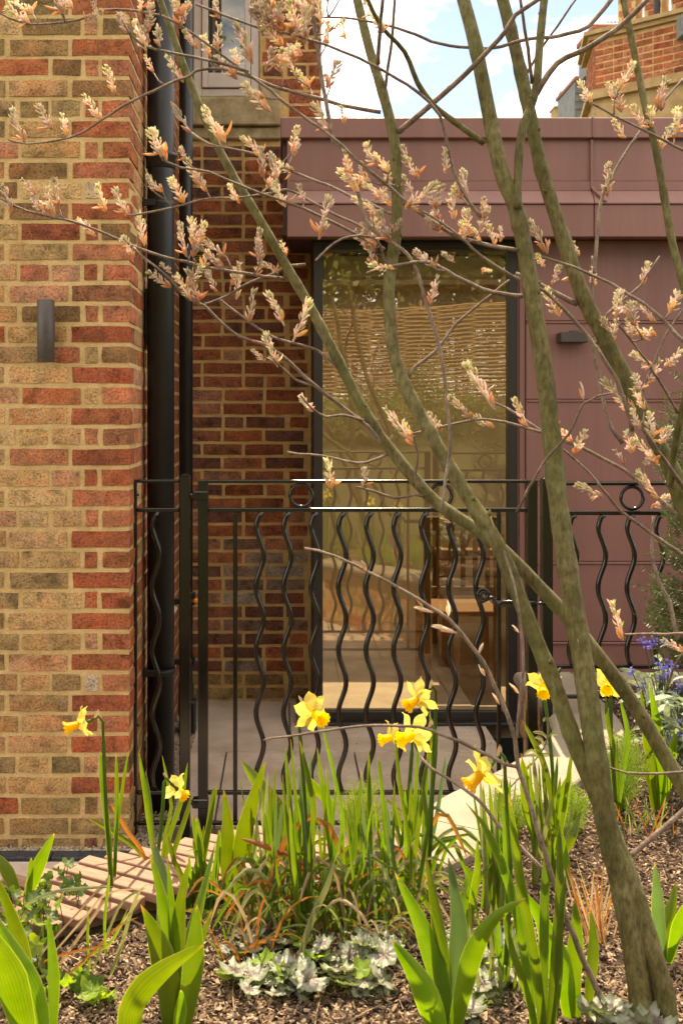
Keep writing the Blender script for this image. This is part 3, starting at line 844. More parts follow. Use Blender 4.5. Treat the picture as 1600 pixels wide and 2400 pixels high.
# cylinder lamp on the left wall
lm = empty('wall_lamp', P(108, 776, 3.86)); tag(lm, 'brown-grey up-and-down cylinder lamp on the buff brick wall', 'lamp')
c_ = P(108, 776, 3.845)
mb = MB(); mb.lathe([(.026, -.112), (.030, -.112), (.031, -.111), (.031, .111), (.030, .112), (.026, .112), (.026, .09)], (c_.x, c_.y, c_.z), n=40); o = mb.obj('tube', M['lamp_body'], lm)
for p in o.data.polygons: p.use_smooth = abs(p.normal.z) < .5
mb = MB(); mb.cbox(c_.x - .022, c_.x + .022, c_.y + .02, 3.899, c_.z - .035, c_.z + .035, .003); mb.obj('wall_plate', M['lamp_body'], lm)
# box lamp on the cladding
c_ = P(1341, 792, 5.40)
lb = empty('wall_lamp', c_); tag(lb, 'dark box-shaped wall lamp on the plum cladding', 'lamp')
mb = MB(); mb.cbox(c_.x - .070, c_.x + .070, 5.36, 5.4495, c_.z - .024, c_.z + .026, .003); mb.obj('housing', M['lamp_body'], lb)
mb = MB(); mb.lathe([(.03, 0), (.03, .004), (.024, .010), (.0, .011)], (c_.x + .01, 5.405, c_.z + .026), n=20); mb.obj('sensor', M['lamp_body'], lb)

# ================================================================== GATE AND RAILINGS
YGT = 4.03
def gx(x): return (x - VX) * YGT / F
def gz(y): return CAMZ - (y - VY) * YGT / F
def bar(name, x0, x1, y0, y1, parent, d=.016, b=.002, yo=0.0):
    m_ = MB(); m_.cbox(gx(x0), gx(x1), YGT - d / 2 + yo, YGT + d / 2 + yo, gz(y1), gz(y0), .0042, seg=8 if 'rail' in name else 3)
    return m_.obj(name, M['iron'], parent)
WAVE = {}
def wavy(parent, x, y0, y1, ph=0.0):
    key = (y0, y1, ph)
    pts = []
    n = 56
    for i in range(n + 1):
        y = y0 + (y1 - y0) * i / n
        a = min(1, (i / n) / .04, (1 - i / n) / .04)
        dx = 9.0 * math.cos(2 * PI * (y - 1302) / 148 + ph)
        e = 1 - max(0, 1 - (y - y0) / 40) ** 2
        pts.append(Vector((gx(x + dx * min(1, max(e, 0)) + (6 if y - y0 < 1 else 0)), YGT, gz(y))))
    m_ = MB(); m_.tube(pts, .0083 * 1.15, 8, True)
    o = m_.obj('wavy_bar', M['iron'], parent, True)
    return o
def ring(parent, x, y, r=30.0):
    m_ = MB(); c = Vector((gx(x), YGT, gz(y))); R = r * YGT / F - .0065
    n, k = 40, 10; v = []; f = []
    for i in range(n):
        a = 2 * PI * i / n
        for j in range(k):
            b = 2 * PI * j / k; rr = R + .0065 * math.cos(b)
            v.append(c + Vector((rr * math.cos(a), .008 * math.sin(b), rr * math.sin(a))))
    for i in range(n):
        for j in range(k):
            f.append((i * k + j, i * k + (j + 1) % k, ((i + 1) % n) * k + (j + 1) % k, ((i + 1) % n) * k + j))
    m_.add(v, f); m_.obj('ring', M['iron'], parent, True)
def post(x0, x1, ytop, label, zb=0.0):
    t = empty('gate_post', (gx((x0 + x1) / 2), YGT, zb)); tag(t, label, 'post', 'gate posts')
    w = (gx(x1) - gx(x0)) / 2; c = gx((x0 + x1) / 2); zt_ = gz(ytop + 5)
    m_ = MB(); m_.cbox(c - w, c + w, YGT - w, YGT + w, zb, zt_, .003); m_.obj('shaft', M['iron'], t)
    m_ = MB(); m_.add([(c - w, YGT - w, zt_ + .0005), (c + w, YGT - w, zt_ + .0005), (c + w, YGT + w, zt_ + .0005), (c - w, YGT + w, zt_ + .0005), (c, YGT, zt_ + .011)], [(0, 1, 4), (1, 2, 4), (2, 3, 4), (3, 0, 4), (3, 2, 1, 0)])
    m_.obj('cap', M['iron'], t)
    return t
# left fixed panel
lp = empty('railing_panel', (gx(366), YGT, 0)); tag(lp, 'narrow black iron railing panel between brick corner and hinge post', 'railing')
bar('upright', 311.5, 321.5, 1123.5, 1957, lp); bar('top_rail', 322, 421, 1123.5, 1131.5, lp); bar('rail', 322, 421, 1190, 1200, lp)
bar('rail', 322, 421, 1852, 1862, lp); bar('rail', 322, 421, 1924, 1933, lp)
wavy(lp, 366, 1200, 1852)
for yy in (1160, 1700):
    m_ = MB(); m_.tube([(gx(305), YGT, gz(yy)), (gx(326), YGT, gz(yy))], .004, 8); m_.obj('fixing_bolt', M['iron'], lp)
post(421.8, 446, 1110, 'black square hinge post with pyramid cap beside the fat pipe')
# gate leaf
gt = empty('garden_gate', (gx(860), YGT, .05)); tag(gt, 'black wrought iron gate with wavy bars, rings and scroll latch', 'gate')
bar('stile', 464.6, 488, 1124, 1945, gt, .032); bar('stile', 1233, 1257, 1124, 1945, gt, .032)
bar('top_rail', 488.3, 1232.7, 1124, 1132, gt, .028); bar('rail', 488.3, 1232.7, 1190, 1200, gt)
bar('rail', 488.3, 1232.7, 1852, 1862, gt); bar('rail', 488.3, 1232.7, 1924, 1933, gt)
bar('straight_bar', 546.5, 556.5, 1200.3, 1923.7, gt, .0158); bar('straight_bar', 1163, 1173, 1200.3, 1923.7, gt, .0158)
for k in range(9): wavy(gt, 609 + 64.3 * k, 1200, 1852)
ring(gt, 706, 1161); ring(gt, 1032, 1161)
for yy in (1161, 1880):
    m_ = MB(); m_.cbox(gx(452), gx(489), YGT - .021, YGT + .021, gz(yy + 11), gz(yy - 10), .003)
    h = m_.obj('hinge', M['iron'], gt)
    m_ = MB(); m_.lathe([(.012, 0), (.012, .006), (.007, .006), (.007, .012)], (gx(458), YGT - .021, gz(yy)), (0, -1, 0), 16); m_.tube([(gx(446), YGT, gz(yy)), (gx(453), YGT, gz(yy))], .009, 10); m_.obj('hinge_bolt', M['iron'], h)
# scroll latch
pts = []
for i in range(60):
    a = -.4 + i / 59 * 3.6 * PI; r = .006 + .020 * (i / 59)
    pts.append(Vector((gx(1129) + r * math.cos(a) * .95, YGT - .03, gz(1390) + r * math.sin(a))))
tail = [pts[-1], Vector((gx(1150), YGT - .028, gz(1397))), Vector((gx(1155), YGT - .026, gz(1408))), Vector((gx(1166), YGT - .024, gz(1411)))]
pts = pts[:-1] + smooth_line(tail, .006)
m_ = MB(); m_.tube(pts, [.0045 + .0022 * min(1, i / 20) for i in range(len(pts))], 8); m_.cbox(gx(1158), gx(1250), YGT - .032, YGT - .017, gz(1419), gz(1404), .002); m_.tube([(gx(1250), YGT - .024, gz(1411)), (gx(1278), YGT - .024, gz(1411))], .006, 8)
m_.lathe([(.010, 0), (.010, .004), (.006, .009)], (gx(1164), YGT - .032, gz(1411)), (0, -1, 0), 12)
m_.obj('scroll_latch', M['iron'], gt, True)
post(1267, 1292, 1117, 'black square latch post standing at the stone coping')
# right fixed panel on the coping
rp = empty('railing_panel', (gx(1500), YGT, .5)); tag(rp, 'black iron railing panel with ring above the planter on the right', 'railing')
bar('top_rail', 1292.5, 2100, 1129, 1137, rp, .028); bar('rail', 1292.5, 2100, 1197, 1207, rp)
bar('rail', 1292.5, 2100, 1558, 1567, rp); bar('rail', 1292.5, 2100, 1628, 1637, rp)
for k in range(11): wavy(rp, 1342 + 67.5 * k, 1207, 1558)
for k in range(3): ring(rp, 1480 + 200 * k, 1167)
bar('upright', 2100.5, 2112, 1129, 1660, rp)

# ================================================================== RAISED PLANTER: BRICK WALL, STONE COPING
pw = empty('planter_wall', (.8, 3.6, 0)); tag(pw, 'curved low brick planter wall with pale bullnose stone coping', 'planter')
def frame_at(L, i):
    a, b = L[max(i - 1, 0)], L[min(i + 1, len(L) - 1)]
    t = (b - a).normalized(); n = Vector((-t.y, t.x, 0))      # n points into the bed
    return t, n
cum = [0]
for a, b in zip(OUTL[:-1], OUTL[1:]): cum.append(cum[-1] + (b - a).length)
def at_s(s):
    for i in range(len(cum) - 1):
        if cum[i + 1] >= s:
            k = (s - cum[i]) / max(1e-9, cum[i + 1] - cum[i]); p = OUTL[i].lerp(OUTL[i + 1], k)
            t, n = frame_at(OUTL, i if k < .5 else i + 1); return p, t, n
    t, n = frame_at(OUTL, len(OUTL) - 1); return OUTL[-1].copy(), t, n
TOPZ = 0.464
PROF = [(.030, -.062), (.012, -.058), (.004, -.045), (0.0, -.031), (.004, -.014), (.014, -.003), (.030, 0.0), (.245, 0.0), (.250, -.005), (.250, -.062)]
def coping_piece(s0, s1, width=None):
    n = max(2, int((s1 - s0) / .05)); v = []; f = []; m = len(PROF)
    for i in range(n + 1):
        p, t, nn = at_s(s0 + (s1 - s0) * i / n)
        for (o_, h_) in PROF: v.append(p + nn * o_ + Vector((0, 0, TOPZ + h_)))
    for i in range(n):
        for j in range(m):
            f.append((i * m + j, i * m + (j + 1) % m, (i + 1) * m + (j + 1) % m, (i + 1) * m + j))
    f.append(list(range(m))); f.append([n * m + j for j in range(m)][::-1])
    me = mesh('coping_stone', v, f, M['coping'])
    o = link('coping_stone', me, pw)
    return o
bm_fix = []
# joints along the wall
s_end = 0
for i, p in enumerate(OUTL):
    if p.y < 2.86: s_end = cum[i]; break
js = [0, .47, .93, 1.40, 1.86, s_end]
js = [j for j in js if j < s_end - .15] + [s_end]
for a, b in zip(js[:-1], js[1:]): bm_fix.append(coping_piece(a + .002, b - .002))
for o in bm_fix:
    b_ = bmesh.new(); b_.from_mesh(o.data); bmesh.ops.recalc_face_normals(b_, faces=b_.faces); b_.to_mesh(o.data); b_.free()
# far coping running right along the planter's end
for k in range(4):
    m_ = MB(); x0 = 1.253 + k * .62; m_.cbox(x0, x0 + .616, 4.49, 4.66, TOPZ - .062, TOPZ, .006); m_.obj('coping_stone', M['coping'], pw)
# core and bricks beneath
v = []; f = []
n = len(OUTL)
for i in range(n):
    t, nn = frame_at(OUTL, i); p = OUTL[i]
    tz = TOPZ - .063 if p.y > 2.86 else .30
    for o_, z_ in ((.045, -.1), (.045, tz), (.20, tz), (.20, -.1)): v.append(p + nn * o_ + Vector((0, 0, z_)))
for i in range(n - 1):
    for j in range(4): f.append((i * 4 + j, i * 4 + (j + 1) % 4, (i + 1) * 4 + (j + 1) % 4, (i + 1) * 4 + j))
f.append((0, 1, 2, 3))
link('mortar_core', mesh('mortar_core', v, f, M['mortar']), pw)
for c_ in range(6):
    zc = .0 + c_ * .075 - .012
    if zc + .033 > TOPZ - .062: zc = TOPZ - .062 - .036
    s = -.05 if c_ % 2 else .06
    while s < 3.9:
        p, t, nn = at_s(max(0, s + .105))
        me = bmesh_of(.205, .06)
        q = p + nn * (.040 + .03)
        ang = math.atan2(-t.y, -t.x)
        r = random.random()
        put_brick(pw, me, tuple(q + Vector((0, 0, zc)) - pw.location), ang, pick('red') if r < .18 else pick('buff'))
        s += .222
m_ = MB(); m_.box(1.05, 3.8, 4.53, 4.62, -.2, TOPZ - .064); m_.obj('end_wall', M['mortar'], pw)

# ================================================================== CURVED TIMBER SEAT
bench = empty('timber_seat', (-.2, 2.6, 0)); tag(bench, 'curved seat of pinkish hardwood slats on the planter edge', 'bench')
BC = [((-.077, 2.876), (.24, 2.745)), ((-.42, 2.705), (-.125, 2.541)), ((-.583, 2.615), (-.300, 2.45)), ((-.95, 2.37), (-.69, 2.18)), ((-1.4, 2.12), (-1.17, 1.92))]
fa = smooth_line([Vector((a[0], a[1], 0)) for a, b in BC], .02); ne = smooth_line([Vector((b[0], b[1], 0)) for a, b in BC], .02)
def at_line(L, u):
    tot = sum((b - a).length for a, b in zip(L[:-1], L[1:])); s = u * tot
    for a, b in zip(L[:-1], L[1:]):
        d = (b - a).length
        if s <= d: return a.lerp(b, s / d)
        s -= d
    return L[-1].copy()
NS = 24
SZ = .487
for k in range(NS):
    u = (k + .5) / NS
    a, b = at_line(fa, u), at_line(ne, u)
    d = (b - a); ln = .325; c = (a + b) / 2
    a0 = at_line(fa, max(0, u - .01)); pitch = ((at_line(fa, 1) - at_line(fa, 0)).length / NS)
    m_ = MB(); m_.cbox(-ln / 2, ln / 2, -.0215, .0215, -.022, 0, .002)
    o = m_.obj('slat', M['timber'], bench); o.matrix_parent_inverse = Matrix.Identity(4)
    o.location = c - bench.location + Vector((0, 0, SZ + random.uniform(-.0008, .0008)))
    o.rotation_euler = (0, 0, math.atan2(d.y, d.x))
for off in (.22, .78):
    pts = [at_line(fa, u / 30).lerp(at_line(ne, u / 30), off) + Vector((0, 0, SZ - .045)) for u in range(31)]
    m_ = MB(); m_.tube(pts, .024, 4, True, sq=True); m_.obj('bearer', M['timber'], bench)
# ================================================================== SERVICEBERRY TREE
tree = empty('serviceberry_tree', (.67, 2.04, SOIL_Z)); tag(tree, 'multi-stemmed young tree breaking into pink and bronze buds, front right', 'tree')
rt = random.Random(21)
LINES = []     # (list of (px, py, depth)) of all built limbs
def nearest(x, y, lim=40):
    best = None
    for L in LINES:
        for (a, b, d) in L:
            q = math.hypot(a - x, b - y)
            if q < lim and (best is None or q < best[0]): best = (q, d)
    return best[1] if best else None
def limb(name, pts, w0, w1, d0=None, d1=None, mat='bark', n=10, drift=.22, knots=0.0):
    """pts in photo pixels from root to tip; widths in pixels; depth from the limb it springs from"""
    if d0 is None:
        d0 = nearest(*pts[0]) or nearest(*pts[0], lim=90) or 2.25
    if d1 is None: d1 = d0 + rt.uniform(-drift, drift)
    d1 = max(1.75, min(2.75, d1))
    ls = [0]
    for a, b in zip(pts[:-1], pts[1:]): ls.append(ls[-1] + math.hypot(a[0] - b[0], a[1] - b[1]))
    T = ls[-1]
    wp = [P(x, y, d0 + (d1 - d0) * (l / T)) for (x, y), l in zip(pts, ls)]
    sp = smooth_line(wp, .02)
    rad = []
    px = []
    for i, p in enumerate(sp):
        u = i / (len(sp) - 1); w = w0 + (w1 - w0) * u
        k = 1 + knots * max(0, mnoise.noise(Vector((i * .35, w0, len(LINES)))) - .15) * 2
        rad.append(.5 * w * p.y / F * k * (1 + .12 * max(0, 1 - (p.z - SOIL_Z + .05) / .12) if mat == 'bark' and pts[0][1] > 2400 else 1))
        px.append((VX + p.x / p.y * F, VY + (CAMZ - p.z) / p.y * F, p.y))
    # slight natural wander for thin twigs
    if mat == 'twig':
        for i in range(1, len(sp) - 1):
            sp[i] = sp[i] + Vector((mnoise.noise(Vector((i * .5, len(LINES), 0))), 0, mnoise.noise(Vector((i * .5, len(LINES), 9))))) * .0022
    LINES.append(px)
    if mat == 'bark':
        nxt = rt.uniform(.03, .12); acc = 0
        for i in range(1, len(sp)):
            acc += (sp[i] - sp[i - 1]).length
            if acc > nxt:
                acc = 0; nxt = rt.uniform(.07, .20); rad[i] *= rt.uniform(1.05, 1.13)
                if i + 1 < len(rad): rad[i + 1] *= 1.03
    m_ = MB(); m_.tube(sp, rad, n)
    if mat == 'bark':
        for k in range(int(len(sp) / 7)):
            i = rt.randrange(1, len(sp) - 1); tt = (sp[i + 1] - sp[i - 1]).normalized(); oo = Quaternion(tt, rt.uniform(0, 6.28)) @ tt.orthogonal().normalized()
            b0 = sp[i] + oo * rad[i] * .8; ln = rad[i] * rt.uniform(.35, .7)
            m_.tube([b0, b0 + oo * ln * .6 + tt * ln * .3, b0 + oo * ln * .9 + tt * ln * .7], [rad[i] * .30, rad[i] * .2, rad[i] * .06], 6)
    return m_.obj(name, M[mat], tree, True)

# stems
limb('trunk', [(1508, 2470), (1500, 2330), (1474, 2160), (1445, 2030), (1418, 1920), (1394, 1760), (1372, 1600), (1340, 1400), (1306, 1170), (1281, 920), (1250, 715), (1214, 510), (1174, 400), (1143, 255), (1112, 100), (1080, -20)], 57, 30, 2.05, 2.36, n=18, knots=.13)
limb('stem', [(1572, 2470), (1556, 2330), (1520, 2200), (1482, 2080), (1436, 1960), (1392, 1850), (1345, 1740), (1300, 1610), (1255, 1500), (1204, 1370), (1165, 1275), (1092, 1158), (1037, 1068), (998, 998), (953, 914), (925, 837), (914, 752), (911, 668), (923, 580), (930, 500), (929, 400), (922, 320), (897, 219), (866, 117), (832, -20)], 46, 20, 2.03, 2.45, n=14, knots=.16)
limb('stem', [(1640, 1905), (1590, 1830), (1490, 1660), (1400, 1535), (1316, 1433), (1200, 1310), (1130, 1250), (1020, 1175), (920, 1060), (860, 975), (800, 860), (735, 735), (672, 625), (600, 500), (540, 400), (490, 300), (450, 205), (415, 110), (368, -20)], 36, 15, 2.26, 2.62, n=12, knots=.14)
limb('stem', [(1660, 1320), (1600, 1190), (1575, 1105), (1530, 1020), (1430, 820), (1368, 700), (1316, 550), (1268, 395), (1237, 250), (1206, 110), (1172, -20)], 41, 28, 2.30, 2.52, n=12, knots=.16)
limb('stem', [(1212, 490), (1213, 408), (1223, 306), (1254, 214), (1264, 102), (1276, -20)], 20, 18, 2.28, 2.40, n=10, knots=.2)
limb('stem', [(1640, 800), (1581, 597), (1555, 459), (1535, 347), (1514, 265), (1489, 143), (1456, -20)], 20, 14, 2.4, 2.5, n=10, knots=.2)
limb('stem', [(1568, 1140), (1576, 1080), (1583, 1030), (1602, 940), (1620, 860)], 17, 14, 2.27, 2.2, n=10)
limb('stem', [(1452, 2430), (1440, 2400), (1399, 2321), (1353, 2219), (1310, 2104), (1276, 2002), (1246, 1900), (1215, 1800), (1205, 1732), (1188, 1675), (1160, 1609), (1132, 1553), (1096, 1504), (1054, 1454), (981, 1405), (861, 1339), (784, 1303), (714, 1285)], 15, 6, 2.03, 1.98, 'twig', n=8)
limb('branch', [(1132, 335), (1065, 286), (1014, 245), (978, 194), (948, 122), (892, 61), (862, 0), (850, -20)], 16, 9, n=8)
T = lambda *p, w0=6.5, w1=3.5, **k: limb('twig', list(p), w0 * 1.15 + .8, w1 + 1.4, mat='twig', n=6, **k)
# twigs, root first
T((1230, 590), (1106, 566), (1055, 546), (978, 495), (907, 434), (851, 388), (800, 342), (765, 311), (679, 250), (612, 196), (561, 158), (490, 107), (434, 66), (378, 38), (301, 23), (245, 23), (179, 48), (66, 56), (0, 31), w0=8, w1=3, drift=.25)
T((1126, 510), (1086, 454), (1060, 393), (1045, 326), (1030, 270), (1004, 237), (953, 199), (866, 148), (800, 120), (714, 89), (612, 66), (526, 36), (459, 10), w0=7, w1=4)
T((582, 168), (536, 153), (459, 135), (393, 122), (337, 107), (306, 82), (286, 46))
T((892, 263), (800, 247), (765, 235), (663, 209), (551, 168), (500, 161), (459, 166), (444, 179), (413, 189), (357, 214), (291, 247), (240, 281), (168, 321), (66, 337), (20, 327), w0=8, w1=3)
T((900, 585), (800, 531), (714, 490), (638, 462), (561, 434), (490, 403), (423, 393), (388, 378), w0=6)
T((925, 505), (800, 449), (765, 434), (689, 403), (602, 362), (541, 349), (490, 337), (449, 311), w0=6)
T((880, 545), (800, 510), (714, 464), (668, 444), (638, 452), (551, 464), (495, 464), (429, 480), (367, 495), (301, 505), w0=5)
T((668, 654), (510, 631), (439, 615), (378, 600), (326, 582), (255, 551), (173, 520), (66, 495), (0, 464), w0=6)
T((905, 1050), (860, 1000), (800, 952), (740, 906), (663, 835), (612, 804), (561, 789), (510, 748), (480, 717), (444, 702), (408, 664), (367, 626), (332, 600), (290, 560), w0=8)
T((714, 620), (673, 623), (643, 641), (576, 666), (536, 692), (480, 712), w0=6)
T((800, 870), (781, 850), (740, 819), (684, 804), (638, 789), (602, 768), (561, 738), (515, 702), w0=6)
T((735, 905), (694, 891), (653, 855), (640, 840), w0=5)
T((850, 985), (800, 972), (765, 977), (730, 957), (704, 927), w0=5)
T((915, 1062), (858, 1084), (816, 1082), (756, 1068), (700, 1063), (673, 1059), w0=5)
T((1000, 1165), (974, 1160), (925, 1167), (882, 1153), (833, 1140), w0=6)
T((1215, 1798), (1183, 1792), (1147, 1771), (1055, 1730), (984, 1705), (876, 1700), (800, 1707), (700, 1722), (618, 1735), w0=7, d1=1.9)
T((1292, 2060), (1223, 1989), (1167, 1933), (1116, 1871), (1055, 1828), (1009, 1800), (985, 1775), w0=8, w1=5)
T((1207, 1738), (1222, 1600), (1226, 1540), (1210, 1400), (1180, 1290), w0=6)
T((1438, -10), (1377, 61), (1310, 84), (1234, 92), (1157, 112), (1096, 112), (1030, 102), (953, 74), (892, 56), (800, 41), (720, 44), w0=9, w1=4, d0=2.5, d1=2.3)
T((933, 310), (1004, 250), (1101, 163), (1183, 74), (1208, 36), (1266, -5), w0=12, w1=9)
T((1256, 220), (1305, 148), (1377, 112), (1458, 56), (1520, -5), w0=12, w1=10)
T((1230, 180), (1269, 112), (1305, 61), (1351, -5), w0=5)
T((886, 150), (889, 77), (897, -5), w0=8, w1=7)
T((900, 215), (917, 102), (925, -5), w0=6, w1=5)
T((1246, 195), (1239, 138), (1229, 66), (1218, -5), w0=7, w1=6)
T((1392, 640), (1407, 474), (1438, 403), (1514, 286), (1600, 184), w0=7, d0=2.4)
T((1640, 372), (1600, 352), (1530, 316), (1458, 281), (1382, 240), w0=6, d0=2.3)
T((1223, 694), (1178, 689), (1127, 677), (1065, 646), (1004, 615), (922, 623), (860, 640), w0=9, w1=5)
T((1480, 1010), (1468, 957), (1443, 891), (1402, 824), (1356, 763), (1274, 682), (1198, 646), (1127, 600), (1060, 540), (980, 490), w0=9, w1=4)
T((1352, 712), (1310, 692), (1259, 664), (1208, 641), w0=12, w1=8)
T((1640, 840), (1600, 799), (1514, 717), (1412, 656), (1341, 626), (1264, 600), (1160, 575), w0=8, d0=2.25)
T((735, 40), (750, 160), (765, 245), (781, 332), (800, 347), (831, 423), (866, 531), (958, 600), (999, 712), (1030, 819), (1045, 932), (1055, 1044), (1045, 1110), (1035, 1200), w0=8, w1=6, d0=2.3, d1=2.15)
T((953, 891), (973, 860), (1019, 824), (1070, 758), (1147, 692), (1193, 656), w0=7)
T((1600, 1215), (1519, 1151), (1479, 1115), (1412, 1074), (1336, 1039), (1249, 1008), (1183, 990), (1116, 983), (1045, 998), (968, 1016), w0=8)
T((1285, 1023), (1234, 988), (1188, 957), (1147, 937), w0=6)
T((1210, 1200), (1249, 1126), (1280, 1074), (1331, 1018), (1366, 947), (1402, 927), (1433, 921), w0=6)
T((1640, 1335), (1600, 1302), (1540, 1261), (1458, 1200), (1422, 1161), (1377, 1105), (1320, 1054), w0=8, d0=2.3)
T((1400, 770), (1422, 738), (1458, 702), (1499, 671), (1545, 600), w0=6)
T((1458, 1039), (1433, 1008), (1417, 957), (1402, 881), (1389, 804), (1387, 600), w0=8)
T((1490, 950), (1504, 916), (1530, 855), (1560, 784), (1610, 710), w0=6)
T((1586, 967), (1540, 886), (1479, 799), (1448, 763), w0=6)
T((979, 1150), (973, 1110), (979, 1064), (968, 1023), w0=5)
T((1620, 1175), (1596, 1136), (1535, 1049), (1504, 1003), w0=9, w1=8)
T((1585, 1500), (1567, 1409), (1541, 1362), (1527, 1294), (1530, 1211), w0=9, w1=5, d0=2.35)
T((1640, 1485), (1581, 1485), (1462, 1487), w0=6, d0=2.2)
T((1640, 1812), (1600, 1810), (1563, 1812), (1466, 1812), (1422, 1798), w0=6, d0=2.1)
T((1470, 2010), (1532, 1959), (1600, 1900), (1640, 1860), w0=13, w1=11)
T((905, 640), (880, 560), (800, 560), (740, 610), w0=5)
T((1560, 1620), (1580, 1560), (1600, 1530), w0=5)

# ---- leaf-and-flower bud clusters
def bud_shape(mb, c, d, ln, w, roll, mi):
    """a small folded spindle"""
    d = d.normalized(); s_ = d.orthogonal().normalized(); s_ = Quaternion(d, roll) @ s_; u = d.cross(s_)
    prof = [(0, .25), (.3, .9), (.6, 1), (.85, .6), (1, .06)]
    v = []; f = []
    for t, r in prof:
        p = c + d * ln * t + u * (.10 * ln * math.sin(t * PI))
        for k in range(5):
            a = 2 * PI * k / 5
            v.append(p + (s_ * math.cos(a) + u * math.sin(a) * .6) * w * r)
    for i in range(4):
        for k in range(5): f.append((i * 5 + k, i * 5 + (k + 1) % 5, (i + 1) * 5 + (k + 1) % 5, (i + 1) * 5 + k))
    mb.add(v, f, mi)
def cluster_mesh(seed, openf=1.0):
    """unit-long cluster along +Z: bronze bracts below, pink stalks, woolly green buds above"""
    r = random.Random(seed); mb = MB(); Z = Vector((0, 0, 1))
    for k in range(r.randint(2, 4)):
        a = r.uniform(0, 2 * PI); d = Vector((math.cos(a) * .35, math.sin(a) * .35, 1))
        bud_shape(mb, Vector((0, 0, .0)), d, r.uniform(.22, .40), r.uniform(.028, .045), r.uniform(0, 6), 2)
    mb.tube([(0, 0, 0), (.02, 0, .45), (0, .02, .85)], [.025, .022, .012], 5, mi=1)
    for k in range(int(r.randint(26, 34) * (.6 + .4 * openf))):
        h = r.uniform(.12, .84); a = k * 2.4 + r.uniform(-.4, .4)
        sp = .45 * (1.05 - h) * openf
        d = Vector((math.cos(a) * (.28 + sp), math.sin(a) * (.28 + sp), 1.0))
        bud_shape(mb, Vector((math.cos(a) * .03, math.sin(a) * .03, h)), d, r.uniform(.12, .24), r.uniform(.019, .034), r.uniform(0, 6), 1 if r.random() < (.85 - .75 * h) else 0)
    for k in range(4):
        a = k * 1.6 + r.uniform(-.4, .4)
        bud_shape(mb, Vector((0, 0, .80)), Vector((math.cos(a) * .25, math.sin(a) * .25, 1)), r.uniform(.14, .22), .030, r.uniform(0, 6), 0)
    if r.random() < .5:
        a = r.uniform(0, 2 * PI); d = Vector((math.cos(a), math.sin(a), .55))
        bud_shape(mb, Vector((0, 0, .12)), d, r.uniform(.30, .45), .048, r.uniform(0, 6), 2)
    return mesh('bud_cluster', mb.v, mb.f, [M['bud_green'], M['bud_pink'], M['bud_orange']], True, mb.mi)
CL = [cluster_mesh(300 + i, (1.0, .6, 1.35, .85, 1.1, .4, 1.5, .75)[i % 8]) for i in range(16)]
def small_bud_mesh(seed):
    r = random.Random(seed); mb = MB()
    bud_shape(mb, Vector((0, 0, 0)), Vector((0, 0, 1)), 1.0, .085, 0, 1); bud_shape(mb, Vector((.03, 0, .05)), Vector((.10, 0, 1)), .6, .065, 2, 2); bud_shape(mb, Vector((-.02, .02, .25)), Vector((-.06, 0, 1)), .75, .06, 1, 0)
    return mesh('leaf_bud', mb.v, mb.f, [M['bud_green'], M['bud_pink'], M['bud_orange']], True, mb.mi)
SB = [small_bud_mesh(i) for i in range(3)]
def cluster(x0, y0, x1, y1, small=False):
    d = nearest(x0, y0, 60) or nearest(x0, y0, 140) or 2.3
    a = P(x0, y0, d); b = P(x1, y1, d + rt.uniform(-.03, .03))
    ln = (b - a).length
    me = rt.choice(SB if small else CL)
    o = link('leaf_bud' if small else 'bud_cluster', me, tree); o.matrix_parent_inverse = Matrix.Identity(4)
    o.location = a - tree.location
    o.rotation_mode = 'QUATERNION'
    o.rotation_quaternion = (b - a).to_track_quat('Z', 'Y') @ Quaternion((0, 0, 1), rt.uniform(0, 2 * PI))
    k = 1.0
    sx = ln * k * (1.0 if small else 1.22 * min(1.25, max(.8, .075 / max(ln, .02))))
    o.scale = (sx, sx, ln * k)
def cl(ox, oy, s, L, small=False):
    for a, b, c, d in L: cluster(ox + a / s, oy + b / s, ox + c / s, oy + d / s, small)
cl(0, 0, 1.96, [(140, 110, 20, 30), (335, 40, 290, -20), (390, 115, 470, 40), (600, 160, 540, 60), (670, 230, 610, 90), (735, 215, 720, 120), (830, 130, 870, 0), (905, 225, 840, 130), (1010, 85, 985, -5), (1000, 235, 1005, 110), (1160, 290, 1080, 90), (1210, 165, 1150, 20), (1220, 330, 1260, 210), (1260, 280, 1380, 200), (1090, 365, 990, 250), (530, 430, 485, 290), (845, 380, 760, 250), (465, 550, 380, 430), (240, 600, 170, 470), (300, 625, 290, 520), (115, 655, 45, 490), (880, 612, 785, 470), (1035, 655, 930, 490), (765, 740, 700, 580), (915, 850, 855, 720), (1210, 720, 1110, 620), (1245, 515, 1110, 380), (1280, 840, 1240, 690), (1350, 790, 1265, 745), (1310, 950, 1255, 830), (845, 935, 780, 810), (1100, 935, 1045, 840), (1525, 610, 1430, 465), (1465, 1100, 1515, 890), (490, 975, 440, 840), (590, 995, 520, 860), (250, 1000, 215, 850), (60, 985, 10, 840), (440, 1085, 355, 1000), (665, 1130, 640, 975), (620, 1180, 560, 1080), (860, 1180, 820, 1010), (1190, 1200, 1190, 1040), (1250, 150, 1170, 20), (1310, 140, 1250, 10), (1370, 140, 1330, -10), (1400, 200, 1405, 20), (1300, 210, 1200, 120), (1390, 255, 1280, 225), (1430, 90, 1460, -10), (1510, 200, 1500, 90), (1500, 400, 1560, 270), (1280, 120, 1290, 0), (1180, 90, 1200, -10), (1340, 190, 1400, 90), (640, 60, 650, -20), (440, 60, 430, -10), (1350, 300, 1330, 200)])
